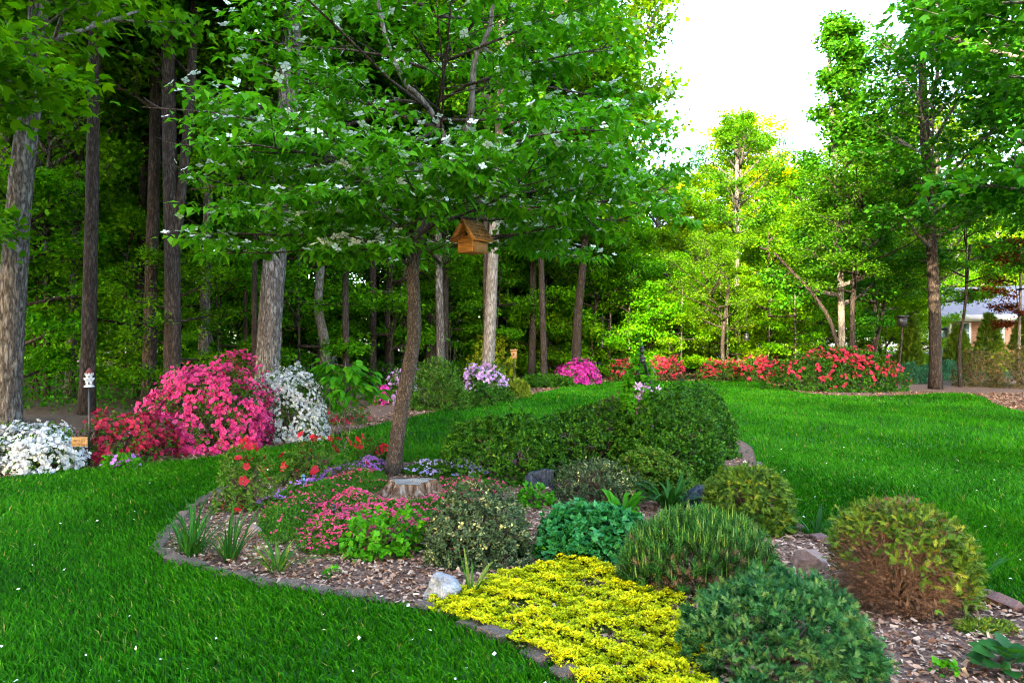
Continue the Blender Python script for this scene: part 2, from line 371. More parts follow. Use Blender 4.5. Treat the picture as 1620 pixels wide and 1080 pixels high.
# ------------------------------------------------------------------ tree machinery
def rot_about(v, axis, ang):
    axis = axis / np.linalg.norm(axis); c, s = math.cos(ang), math.sin(ang)
    return v * c + np.cross(axis, v) * s + axis * np.dot(axis, v) * (1 - c)
def limb_path(p, d, L, rng, bend, n=5, wob=.06):
    """polyline that starts along d and bends up (bend>0) or down"""
    pts = [np.array(p, float)]; d = d / np.linalg.norm(d)
    for i in range(n - 1):
        d = d + np.array([0, 0, bend / (n - 1)]) + rng.normal(size=3) * wob; d /= np.linalg.norm(d)
        pts.append(pts[-1] + d * L / (n - 1))
    return np.array(pts)
def along(P, s):
    u = s * (len(P) - 1); i = min(int(u), len(P) - 2); f = u - i
    return P[i] * (1 - f) + P[i + 1] * f, unit(P[i + 1] - P[i])
class Crown:
    def __init__(s, seed): s.rng = np.random.default_rng(seed); s.wood = Soup(); s.tips = []; s.dirs = []
    def limb(s, path, r0, nsec=5, seclen=.5, ntw=4, flat=.35, spread=.9, start=.25):
        rng = s.rng; L = np.linalg.norm(np.diff(path, axis=0), axis=1).sum(); n = len(path)
        s.wood.raw(*tube(path, np.linspace(r0, r0 * .22, n), 5), .5)
        for k in range(nsec):
            f = start + (1 - start) * (k + .6 * rng.random()) / nsec
            p, d = along(path, min(f, .99)); sg = 1 if k % 2 else -1
            side = np.cross(d, [0, 0, 1.0]); side = unit(side if np.linalg.norm(side) > .05 else np.array([1.0, 0, 0]))
            dd = unit(d * math.cos(spread) + side * sg * math.sin(spread) + rng.normal(size=3) * [.22, .22, .3 * flat + .08])
            l2 = L * seclen * (1.15 - .7 * f) * rng.uniform(.7, 1.2)
            sp = limb_path(p, dd, l2, rng, .12, 4, .07); s.wood.raw(*tube(sp, np.linspace(r0 * .35, r0 * .1, 4), 4, cap=False), .5)
            for j in range(ntw):
                q, e = along(sp, .25 + .75 * (j + rng.random()) / ntw * .98)
                s2 = unit(np.cross(e, [0, 0, 1.0]) + 1e-6) * (1 if j % 2 else -1)
                ee = unit(e * .75 + s2 * .65 + rng.normal(size=3) * [.25, .25, .35 * flat + .08])
                l3 = l2 * .38 * rng.uniform(.6, 1.2); en = q + ee * l3
                s.wood.raw(*tube([q, en], [r0 * .12, r0 * .05], 3, cap=False), .5)
                s.tips += [q + ee * l3 * .45, en]; s.dirs += [ee, ee]
        s.tips.append(path[-1]); s.dirs.append(unit(path[-1] - path[-2]))
    def leaves(s, soup, tmpl, per, size, spread, droop=.35, tint0=.5, normal_up=1.0):
        rng = s.rng; P = np.repeat(np.array(s.tips), per, 0); D = np.repeat(np.array(s.dirs), per, 0); n = len(P)
        ct = np.repeat(rng.normal(size=len(s.tips)) * .22, per)
        P = P + rng.normal(size=(n, 3)) * [spread, spread, spread * .55]
        ax = unit(D * .55 + rng.normal(size=(n, 3)) * [.7, .7, .35] - [0, 0, droop])
        nm = rng.normal(size=(n, 3)) * .45 + [0, 0, normal_up]
        t = np.clip(tint0 + ct + rng.normal(size=n) * .2, 0, 1)
        soup.add(tmpl, P, frames(ax, nm), size * rng.uniform(.65, 1.25, n), t)

def crown_variant(seed, H, R, nl, prof, el0, el1, tmpl, per, size, spread, nsec=6, ntw=5, flat=.4, bend=.25, tint0=.5, droop=.35):
    c = Crown(seed); rng = c.rng
    lead = np.array([(0, 0, -.3), (.1 * R * rng.normal() * .4, 0, H * .3), (.1 * R * rng.normal(), .1 * R * rng.normal() * .5, H * .65), (0, 0, H)])
    lead = spline(lead, 9); c.wood.raw(*tube(lead, np.linspace(.0065 * H, .003 * H, 9), 6), .5)
    for i in range(nl):
        t = (i + .3 + .5 * rng.random()) / nl; p, _ = along(lead, min(.99, .03 + .95 * t)); az = i * 2.399 + rng.normal() * .35
        el = el0 + (el1 - el0) * t + rng.normal() * .1; L = R * prof(t) * rng.uniform(.75, 1.12)
        d = np.array([math.cos(az) * math.cos(el), math.sin(az) * math.cos(el), math.sin(el)])
        c.limb(limb_path(p, d, L, rng, bend), .008 * H + .012, nsec, .5, ntw, flat)
    lv = Soup(); c.leaves(lv, tmpl, per, size, spread, droop, tint0)
    return c.wood.mesh("branches"), lv.mesh("foliage")
dome = lambda t: .35 + .65 * math.sin(PI * (.18 + .74 * t)) 
cone = lambda t: 1.05 - .85 * t
oval = lambda t: .25 + .75 * math.sin(PI * (.08 + .86 * t))
VAR = {}
def variant(k):
    if k not in VAR:
        VAR[k] = {
         'broad': lambda: crown_variant(21, 10, 4.6, 22, dome, .25, 1.0, LEAFW, 21, .17, .28, 6, 5, .6),
         'broad2': lambda: crown_variant(22, 10, 4.2, 24, oval, .15, 1.1, LEAFW, 20, .16, .27, 6, 5, .7),
         'maple': lambda: crown_variant(23, 10, 4.4, 24, dome, .2, 1.0, MAPLE, 14, .18, .28, 6, 5, .5),
         'tall': lambda: crown_variant(24, 11, 2.7, 30, cone, .15, .7, LEAFW, 20, .15, .23, 5, 4, .6),
         'under': lambda: crown_variant(25, 5, 2.3, 13, oval, -.02, .6, LEAF, 18, .13, .18, 5, 4, .12, .10),
         'fine': lambda: crown_variant(26, 4, 3.2, 16, dome, .1, .9, LEAF, 20, .09, .16, 6, 5, .35),
         'sap': lambda: crown_variant(27, 3.4, 1.8, 11, oval, .0, .5, LEAF, 17, .11, .15, 4, 4, .15, .08),
        }[k]()
    return VAR[k]
def tree(name, label, path, r0, var, cz, sc, col=(1, 1, 1), bark=None, rot=0.0, group=None, r1=None, rough=.03, sides=12, flare=1.25, cat="tree", szz=None, extra=None):
    """path: world points of the trunk from the ground up; the crown sits on height cz of the trunk"""
    path = np.asarray(path, float); base = path[0].copy()
    t = thing(name, label, cat, tuple(base), 0, group); loc = path - base
    P = spline(loc, 16); rr = np.interp(np.linspace(0, 1, 16), [0, .06, .2, 1], [r0 * flare, r0 * 1.05, r0, r1 if r1 else r0 * .62])
    rng = np.random.default_rng(int(abs(base[0] * 97 + base[1] * 31)) + 1)
    if sides >= 16:
        NR, NS = 90, 48; P2 = spline(loc, NR); rr2 = np.interp(np.linspace(0, 1, NR), np.linspace(0, 1, 16), rr); V, T = tube(P2, rr2, NS); ctr = np.repeat(P2, NS, 0)
        th = np.tile(np.arange(NS) / NS * 2 * PI, NR); zz = ctr[:, 2]; w_ = 1.2 * np.sin(zz * 1.9 + th * 2) + .7 * np.sin(zz * 5.3 + th * 3 + 1)
        ridge = np.abs(np.sin(th * 8 + w_)) * .6 + .4 * np.abs(np.sin(th * 13 - w_ * 1.3 + zz * 2.2)) + .35 * np.sin(zz * 17 + 4 * np.sin(th * 3 + zz)) * np.sin(th * 5 + zz)
        V[:NR * NS] = ctr + (V[:NR * NS] - ctr) * (1 + .085 * (ridge - .55) + .02 * rng.normal(size=NR * NS))[:, None]
    else: V, T = tube(P, rr, sides, rng, rough)
    s = Soup(); s.raw(V, T, .5)
    if extra is not None:
        for ep, er in extra:
            s.raw(*tube(spline(np.asarray(ep, float) - base, 12), np.linspace(er, er * .55, 12), 8, rng, rough), .5)
    ob("trunk", s.mesh("trunk", True), bark or M_BARK_BROWN, t)
    w, lv = variant(var)
    zt = P[:, 2]; cx = float(np.interp(cz, zt, P[:, 0])); cy = float(np.interp(cz, zt, P[:, 1]))
    b = ob("branches", w, bark or M_BARK_BROWN, t, kind=None); f = ob("foliage", lv, M_TREELEAF, t, kind="stuff")
    for o in (b, f):
        o.location = (cx, cy, cz); o.scale = (sc, sc, szz or sc); o.rotation_euler = (0, 0, rot)
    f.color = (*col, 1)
    return t
def tpx(pix, d, z_end=None):
    """trunk polyline traced at distance d: first point on the ground, then pixels; continued to height z_end"""
    P = [at(x, y, d) for x, y in pix]; P[0] = (P[0][0], d, 0.0); P = [np.array(p) for p in P]
    if z_end and P[-1][2] < z_end:
        v = P[-1] - P[-2]; v = v / max(v[2], .1); v[0] *= .5; P.append(P[-1] + v * (z_end - P[-1][2]))
    return P

# ------------------------------------------------------------------ woodland trees with trunks in view
GREY, BRN, PALE = M_BARK_GREY, M_BARK_BROWN, M_BARK_PALE
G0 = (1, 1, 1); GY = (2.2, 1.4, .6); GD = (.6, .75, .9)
def wr(wpx, d): return wpx * d / F / 2
tree("hardwood_tree", "thick grey flaky trunked tree behind the white azalea", tpx([(8, 668), (20, 470), (34, 280), (60, 40)], 13.5, 15), wr(37, 13.5), 'broad', 8.5, 1.15, (1.3, 1.15, .9), GREY, .4, sides=18)
tree("hardwood_tree", "grey trunked tree half hidden behind the leaning flaky trunk", tpx([(-6, 640), (4, 300), (14, 40)], 19, 16), wr(24, 19), 'broad2', 9.5, 1.1, (1.2, 1.1, .9), GREY, 1.4)
tree("hardwood_tree", "dark brown straight tree behind the castle birdhouse", tpx([(137, 655), (144, 400), (150, 40)], 15, 16), wr(21, 15), 'broad2', 8.5, 1.0, G0, BRN, 2.4)
tree("hardwood_tree", "thin dark tree beside the straight grey trunk in the woods", tpx([(215, 630), (222, 400), (236, 100)], 20, 15), wr(13, 20), 'broad', 8.5, .85, GD, BRN, 1.0)
tree("hardwood_tree", "slim straight grey brown tree behind the crimson azalea", tpx([(235, 640), (240, 420), (248, 100)], 17.2, 16), wr(20, 17.2), 'broad2', 9, 1.0, G0, BRN, 3.0)
tree("hardwood_tree", "tall twin stemmed brown tree rising behind the pink azalea", tpx([(272, 630), (273, 450), (268, 200), (265, 0)], 16, 17), wr(24, 16), 'broad', 10, 1.1, G0, BRN, .2,
     extra=[([at(273, 430, 16), at(284, 330, 16), at(300, 170, 15.9), at(308, 0, 15.8), at(314, -150, 15.7)], wr(18, 16))])
tree("hardwood_tree", "broad shaggy grey tree rising between pink and white azaleas", tpx([(420, 632), (430, 470), (446, 290), (458, 120)], 16.6, 15), wr(35, 16.6), 'broad2', 8.6, 1.1, (1.25, 1.15, .9), GREY, 2.0, sides=18, r1=.2)
tree("hardwood_tree", "crooked pale tree behind the broad leaved sapling", tpx([(512, 600), (514, 545), (503, 485), (508, 400), (505, 300)], 22, 13), wr(16, 22), 'broad', 7.5, .8, G0, PALE, .9)
tree("hardwood_tree", "slim brown tree standing left of the black trunked pair", tpx([(590, 610), (590, 400), (588, 200)], 25, 16), wr(11, 25), 'broad2', 8, 1.0, GD, BRN, .6)
tree("hardwood_tree", "dark straight tree behind the lavender rhododendron", tpx([(616, 606), (616, 400), (618, 200)], 26, 17), wr(15, 26), 'broad', 8.5, 1.0, GD, BRN, 1.9)
tree("hardwood_tree", "dark thick tree just right of the dogwood trunk", tpx([(682, 604), (683, 400), (690, 200)], 27, 17), wr(18, 27), 'broad2', 8.5, 1.05, G0, BRN, 2.9)
tree("hardwood_tree", "medium brown tree behind the leafy rhododendron", tpx([(702, 600), (704, 400), (708, 200)], 25, 17), wr(13, 25), 'broad', 8.5, 1.0, G0, BRN, 4.1)
tree("hardwood_tree", "pale brown tree with flared foot among lavender azaleas", tpx([(769, 627), (775, 520), (781, 380), (788, 250)], 19.6, 15), wr(19, 19.6), 'maple', 7.8, 1.0, (1.2, 1.1, .9), PALE, .5, flare=1.5, sides=18)
tree("hardwood_tree", "slender dark tree rising from the low junipers", tpx([(841, 600), (843, 450), (843, 250)], 28.5, 15), wr(11, 28.5), 'broad', 7.5, .85, GY, BRN, 1.2)
tree("hardwood_tree", "dark curving leafy tree behind the magenta azalea, its crown against the white sky", tpx([(911, 600), (914, 500), (922, 420), (928, 300)], 27.5, 15), wr(14, 27.5), 'maple', 4.8, 1.12, (2.8, 1.5, .5), BRN, 2.6, szz=1.38)
tree("hardwood_tree", "leafy tree filling the space behind the slender dark trunk", tpx([(868, 600), (870, 450), (872, 300)], 31, 15), wr(9, 31), 'broad', 4.5, 1.0, (2.0, 1.4, .7), BRN, .6, szz=1.3)
tree("young_tree", "small thin tree forking beside the magenta azalea", tpx([(935, 595), (938, 520), (950, 450)], 30, 6), .06, 'fine', 2.9, .9, (1.2, 1.1, .9), BRN, 1.1)
# right-hand trees
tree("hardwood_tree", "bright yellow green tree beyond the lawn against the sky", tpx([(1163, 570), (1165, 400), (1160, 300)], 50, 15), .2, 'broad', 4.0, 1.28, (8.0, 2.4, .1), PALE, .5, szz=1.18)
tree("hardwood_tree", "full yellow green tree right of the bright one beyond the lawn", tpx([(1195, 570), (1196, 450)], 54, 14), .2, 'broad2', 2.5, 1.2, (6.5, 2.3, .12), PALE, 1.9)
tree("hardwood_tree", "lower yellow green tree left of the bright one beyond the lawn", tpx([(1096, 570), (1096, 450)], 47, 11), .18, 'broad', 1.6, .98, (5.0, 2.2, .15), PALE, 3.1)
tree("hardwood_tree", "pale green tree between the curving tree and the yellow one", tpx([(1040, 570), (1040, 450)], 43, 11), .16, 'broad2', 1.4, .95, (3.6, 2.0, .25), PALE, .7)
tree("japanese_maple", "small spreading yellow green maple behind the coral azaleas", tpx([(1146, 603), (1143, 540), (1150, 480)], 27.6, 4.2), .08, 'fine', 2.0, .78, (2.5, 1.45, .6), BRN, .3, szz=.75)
tree("hardwood_tree", "pale slim tree behind the coral azalea hedge", tpx([(1170, 590), (1166, 500), (1166, 380)], 33, 12), wr(9, 33), 'broad2', 5.5, .62, (1.8, 1.35, .7), PALE, 1.3)
tree("hardwood_tree", "tall narrow tree with airy top behind the largest coral azalea", tpx([(1332, 605), (1331, 500), (1325, 330), (1314, 150)], 26, 12.5), wr(10, 26), 'tall', 2.8, 1.0, (1.15, 1.1, .95), PALE, .8)
tree("redbud_tree", "low spreading leaning tree with thin fine crown behind coral azaleas", tpx([(1349, 605), (1348, 500), (1352, 430), (1345, 380)], 25, 6.5), wr(8, 25), 'fine', 3.4, 1.02, (1.7, 1.2, .8), BRN, 2.2, szz=.85,
     extra=[([(at(1336, 545, 25)[0], 25, 0), at(1318, 520, 25), at(1290, 470, 25), at(1255, 432, 25), at(1225, 400, 25)], .085), ([at(1352, 440, 25), at(1365, 390, 25), at(1372, 360, 25)], .06)])
tree("young_tree", "small dark layered tree left of the black nest box", tpx([(1384, 600), (1386, 545), (1396, 500)], 27, 4.6), .07, 'sap', 2.0, 1.05, (.8, .95, 1), BRN, 1.9)
tree("hardwood_tree", "dark straight trunked shade tree in front of the brick house", tpx([(1480, 600), (1479, 500), (1470, 330), (1462, 200)], 23, 13), wr(17, 23), 'maple', 4.2, .80, (.85, .95, 1.05), BRN, 1.0)
tree("young_tree", "thin forked young tree growing in front of the house roof", tpx([(1519, 600), (1518, 540), (1526, 490)], 24, 5), .06, 'under', 3.0, .72, (1.3, 1.2, .8), BRN, .6)
tree("red_maple_tree", "dark purple leaved maple by the right corner of the house", tpx([(1614, 600), (1612, 540), (1614, 480)], 24.5, 5), .06, 'sap', 2.3, .85, (2.6, .13, .9), PALE, 2.2)
tree("maple_tree", "large maple whose leafy boughs hang over the right side of the lawn", [(11.7, 12.5, 0), (11.6, 12.4, 4), (11.5, 12.3, 10)], .22, 'maple', 3.9, 1.12, (.85, 1.0, 1.0), BRN, 2.9)
tree("maple_tree", "tall dark maple overhanging the lawn from outside its right edge", [(14.9, 17, 0), (15, 17, 5), (14.9, 17, 12)], .22, 'broad', 4.4, 1.15, (.7, .9, 1.1), BRN, 1.0)
tree("maple_tree", "bright leaved tree reaching low boughs over the white azalea", [(-9.3, 9.6, 0), (-9.25, 9.6, 4), (-9.2, 9.6, 9)], .2, 'maple', 3.0, 1.05, (2.2, 1.6, .7), GREY, 1.7)
tree("beech_tree", "mid height leafy tree between the flaky trunk and the dark straight trunk", [(-12.6, 18.5, 0), (-12.6, 18.5, 3), (-12.5, 18.5, 9)], .08, 'broad2', 3.0, .78, (2.2, 1.6, .6), BRN, 2.0)
tree("beech_tree", "mid height leafy tree behind the dark straight trunk and the castle birdhouse", [(-11.2, 23, 0), (-11.2, 23, 3), (-11.1, 23, 9)], .08, 'broad', 3.4, .82, (2.6, 1.7, .5), BRN, .4)
tree("beech_tree", "mid height leafy tree behind the twin stemmed trunk", [(-8.2, 21, 0), (-8.2, 21, 3), (-8.1, 21, 9)], .08, 'maple', 4.0, .72, (2.0, 1.5, .6), BRN, 3.6)
tree("beech_tree", "mid height leafy tree seen past the left of the dogwood crown", [(-6.6, 17.5, 0), (-6.6, 17.5, 3), (-6.5, 17.5, 9)], .07, 'broad2', 5.0, .62, (2.4, 1.6, .5), BRN, 5.0)
# the wood around and behind: trees one cannot tell apart
rng = np.random.default_rng(77)
def free(x, y, L, dm):
    return all((x - a) ** 2 + (y - b) ** 2 > dm * dm for a, b in L)
spots = []
for _ in range(4000):
    d = rng.uniform(19, 62); x = rng.uniform(-.85, .12) * d - 1.0
    if free(x, d, spots, 3.3): spots.append((x, d))
    if len(spots) >= 84: break
for i, (x, d) in enumerate(spots):
    h = rng.uniform(14, 19); k = ['broad', 'broad2', 'maple'][i % 3]; far = (d - 19) / 43
    lean = rng.normal() * .5
    rt = rng.uniform(.09, .20); bk = ["brown", "brown", "grey"][i % 3]; wd = "thick" if rt > .145 else "slender"
    tree("woodland_tree", f"tall tree with {wd} {bk} trunk deep in the shady wood", [(x, d, 0), (x + lean * .3, d, 4), (x + lean, d, h * .85)], rt, k, rng.uniform(6.0, 9.0), rng.uniform(.8, 1.1),
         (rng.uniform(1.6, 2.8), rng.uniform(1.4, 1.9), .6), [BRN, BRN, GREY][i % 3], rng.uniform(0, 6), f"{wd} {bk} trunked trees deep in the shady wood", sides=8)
spots2 = []
for _ in range(4000):
    d = rng.uniform(16.5, 45); x = rng.uniform(-.85, .06) * d - 1.5
    if d < 24 and x > -4 - (24 - d) * .5: continue
    if free(x, d, spots2, 1.8): spots2.append((x, d))
    if len(spots2) >= 95: break
for i, (x, d) in enumerate(spots2):
    tree("understory_tree", ["wide layered understory tree in the shady wood beyond the azaleas", "small bushy understory tree in the shady wood beyond the azaleas"][i % 2], [(x, d, 0), (x + rng.normal() * .1, d, 1.5), (x + rng.normal() * .3, d, 4.5)], rng.uniform(.025, .05), ['under', 'sap'][i % 2], rng.uniform(.5, 1.6), rng.uniform(.8, 1.35),
         (rng.uniform(1.5, 2.4), rng.uniform(1.4, 1.8), .6), BRN, rng.uniform(0, 6), ["wide understory trees in the shady wood", "bushy understory trees in the shady wood"][i % 2], sides=6)
# sunny wood beyond the lawn
spots3 = []
for _ in range(4000):
    d = rng.uniform(36, 78); x = rng.uniform(.02, .84) * d
    if 26 < x < 50 and d < 60: continue
    if d < 48 and x > 24: continue
    if free(x, d, spots3, 4.2): spots3.append((x, d))
    if len(spots3) >= 66: break
for i, (x, d) in enumerate(spots3):
    u = x / d; gap = 1.0 if (u < .15 or u > .40) else .55
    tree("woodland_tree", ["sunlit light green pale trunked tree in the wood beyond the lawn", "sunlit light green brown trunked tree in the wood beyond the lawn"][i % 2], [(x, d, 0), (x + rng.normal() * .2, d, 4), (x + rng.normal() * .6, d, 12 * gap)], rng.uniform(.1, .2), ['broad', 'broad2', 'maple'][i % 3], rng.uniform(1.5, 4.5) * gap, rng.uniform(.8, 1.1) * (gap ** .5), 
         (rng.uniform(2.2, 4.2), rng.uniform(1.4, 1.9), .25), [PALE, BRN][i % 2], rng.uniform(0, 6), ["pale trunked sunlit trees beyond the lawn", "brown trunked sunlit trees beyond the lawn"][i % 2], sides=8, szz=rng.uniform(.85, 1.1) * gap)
spots4 = []
for _ in range(4000):
    d = rng.uniform(29.5, 44); x = rng.uniform(0.0, .46) * d
    if free(x, d, spots4, 1.9): spots4.append((x, d))
    if len(spots4) >= 48: break
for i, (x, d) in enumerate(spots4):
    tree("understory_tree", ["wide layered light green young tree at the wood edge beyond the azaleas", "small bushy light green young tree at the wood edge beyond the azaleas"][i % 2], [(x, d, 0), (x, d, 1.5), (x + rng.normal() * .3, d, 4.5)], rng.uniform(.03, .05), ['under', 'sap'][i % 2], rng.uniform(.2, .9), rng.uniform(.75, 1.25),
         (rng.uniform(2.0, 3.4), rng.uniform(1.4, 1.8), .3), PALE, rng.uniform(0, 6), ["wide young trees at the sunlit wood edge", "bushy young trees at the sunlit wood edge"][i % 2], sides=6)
for i, (px, d) in enumerate(((800, 31), (835, 33), (865, 30.5), (890, 34), (945, 32), (965, 30.5), (985, 34), (1030, 31.5), (1060, 30.5), (720, 30), (750, 33), (660, 31), (640, 35))):  # little sun gets here; the brightness is put into the leaf colour
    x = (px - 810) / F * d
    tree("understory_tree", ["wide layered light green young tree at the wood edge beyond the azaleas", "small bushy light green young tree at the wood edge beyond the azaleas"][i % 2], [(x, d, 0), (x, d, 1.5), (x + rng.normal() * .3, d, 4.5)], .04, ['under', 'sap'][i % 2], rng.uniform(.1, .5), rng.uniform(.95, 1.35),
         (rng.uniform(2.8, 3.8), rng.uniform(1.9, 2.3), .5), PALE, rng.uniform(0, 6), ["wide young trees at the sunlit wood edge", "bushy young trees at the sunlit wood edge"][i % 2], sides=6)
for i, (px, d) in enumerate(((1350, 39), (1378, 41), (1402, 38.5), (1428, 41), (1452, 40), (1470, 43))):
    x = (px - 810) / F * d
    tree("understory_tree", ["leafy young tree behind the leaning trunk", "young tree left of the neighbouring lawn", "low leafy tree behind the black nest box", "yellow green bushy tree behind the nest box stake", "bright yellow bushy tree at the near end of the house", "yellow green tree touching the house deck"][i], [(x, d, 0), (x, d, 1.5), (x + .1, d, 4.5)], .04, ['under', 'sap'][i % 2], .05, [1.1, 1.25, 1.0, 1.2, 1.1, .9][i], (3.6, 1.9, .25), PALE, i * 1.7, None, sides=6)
# the wood goes on to the left and behind the camera and keeps the low sun off the garden
WOODS = [(-5 + .93 * k + o * -.37, -11.5 - .37 * k + o * -.93, k) for o, ks in ((0, (-36, -31, -26, -21, -16, -11.5, -7, -2.5, 2, 6.5, 11, 15.5)), (5.5, (-33, -28, -23, -18.5, -14, -9.5, -5, -.5, 4, 8.5, 13)), (11, (-12, -7, -2.5, 2, 6.5, 11))) for k in ks]
for i, (x, y, k) in enumerate(WOODS):
    tree("woodland_tree", "tall tree of the wood that runs on behind the near lawn", [(x, y, 0), (x + .1, y, 4), (x, y, 14)], .18, ['broad', 'broad2', 'maple'][i % 3], 2.0 + (i % 3) * .6 + (2.5 if k < -9 else 0), 1.5 if k < -9 else 1.25, (1, 1.05, .95), BRN, i * .9, "trees of the wood behind the near lawn", sides=8)
for i, (x, y) in enumerate(((21, 24), (25.5, 25.5), (30, 27), (35, 28))):  # trees added beside the view to keep direct sun off the house
    tree("maple_tree", "shade tree standing between the neighbouring lawn and the brick house", [(x, y, 0), (x + .1, y, 4), (x, y, 12)], .2, ['broad', 'maple'][i % 2], 2.4, 1.15, (.9, 1, 1), BRN, i * 1.3, "shade trees beside the brick house", sides=8)
# far wood that reads as one mass
def far_wood():
    rng = np.random.default_rng(8); s = Soup()
    n = 820; x = rng.uniform(-95, 104, n); y = rng.uniform(72, 96, n)
    u = x / y; top = np.where((u > .14) & (u < .42), 9.0, 20.0); z = rng.uniform(.5, 1, n) ** .6 * top * rng.random(n) + 1.2
    r = rng.uniform(1.6, 3.4, n); per = 66
    d = rand_unit(rng, n * per); P = np.repeat(np.stack([x, y, z], 1), per, 0) + d * np.repeat(r, per)[:, None] * (rng.uniform(.6, 1.1, n * per) ** .5)[:, None] * [1, 1, .7]
    P[:, 2] = np.maximum(P[:, 2], .1)
    ct = np.repeat(rng.normal(size=n) * .15, per)
    s.add(LEAFW, P, frames(rand_unit(rng, n * per), d + rng.normal(size=d.shape) * .4 + [0, 0, .5]), rng.uniform(.35, .75, n * per), np.clip(.55 + ct + rng.normal(size=n * per) * .2, 0, 1))
    o = ob("far_wood", s.mesh("far_wood"), M_TREELEAF, kind="stuff", label="distant green wood closing the view behind the garden"); o.color = (1.5, 1.3, .9, 1)
far_wood()
def undergrowth():
    rng = np.random.default_rng(18); s = Soup(); n = 900; y = 15.5 + 34 * rng.random(n) ** 1.3; x = rng.uniform(-.85, .05, n) * y - 2.0; ok = ~((y < 22) & (x > -5.5)); x, y = x[ok], y[ok]; n = len(x)
    r = rng.uniform(.35, .9, n); h = rng.uniform(.15, .75, n); per = 36; d = rand_unit(rng, n * per); P = np.repeat(np.stack([x, y, h], 1), per, 0) + d * np.repeat(r, per)[:, None] * [1, 1, .55]; P[:, 2] = np.maximum(P[:, 2], .03)
    s.add(LEAF, P, frames(rand_unit(rng, n * per) * [1, 1, .5], rng.normal(size=(n * per, 3)) * .4 + [0, 0, 1]), rng.uniform(.07, .15, n * per), np.clip(.45 + np.repeat(rng.normal(size=n) * .2, per) + rng.normal(size=n * per) * .15, 0, 1))
    o = ob("undergrowth", s.mesh("undergrowth"), M_TREELEAF, kind="stuff", label="low leafy undergrowth on the floor of the shady wood"); o.color = (.9, 1.0, .6, 1)
undergrowth()

# ------------------------------------------------------------------ the white flowering dogwood in the island bed
def leaf_object_mesh(name, tmpl, tint, smooth=True):
    return mesh_np(name, tmpl[0], tmpl[1], np.clip(np.full(len(tmpl[0]), tint) + (tmpl[2] if len(tmpl) > 2 else 0), 0, 1), smooth)
def mat4(p, fr, s):
    m = Matrix.Identity(4)
    for i in range(3):
        for j in range(3): m[i][j] = float(fr[i][j] * s)
        m[i][3] = float(p[i])
    return m
def place_many(name, meshes, mat, parent, P, Fr, S, pick):
    for k, i in enumerate(pick):
        o = ob(name, meshes[k % len(meshes)], mat, parent); o.matrix_local = mat4(P[i], Fr[i], S[i])

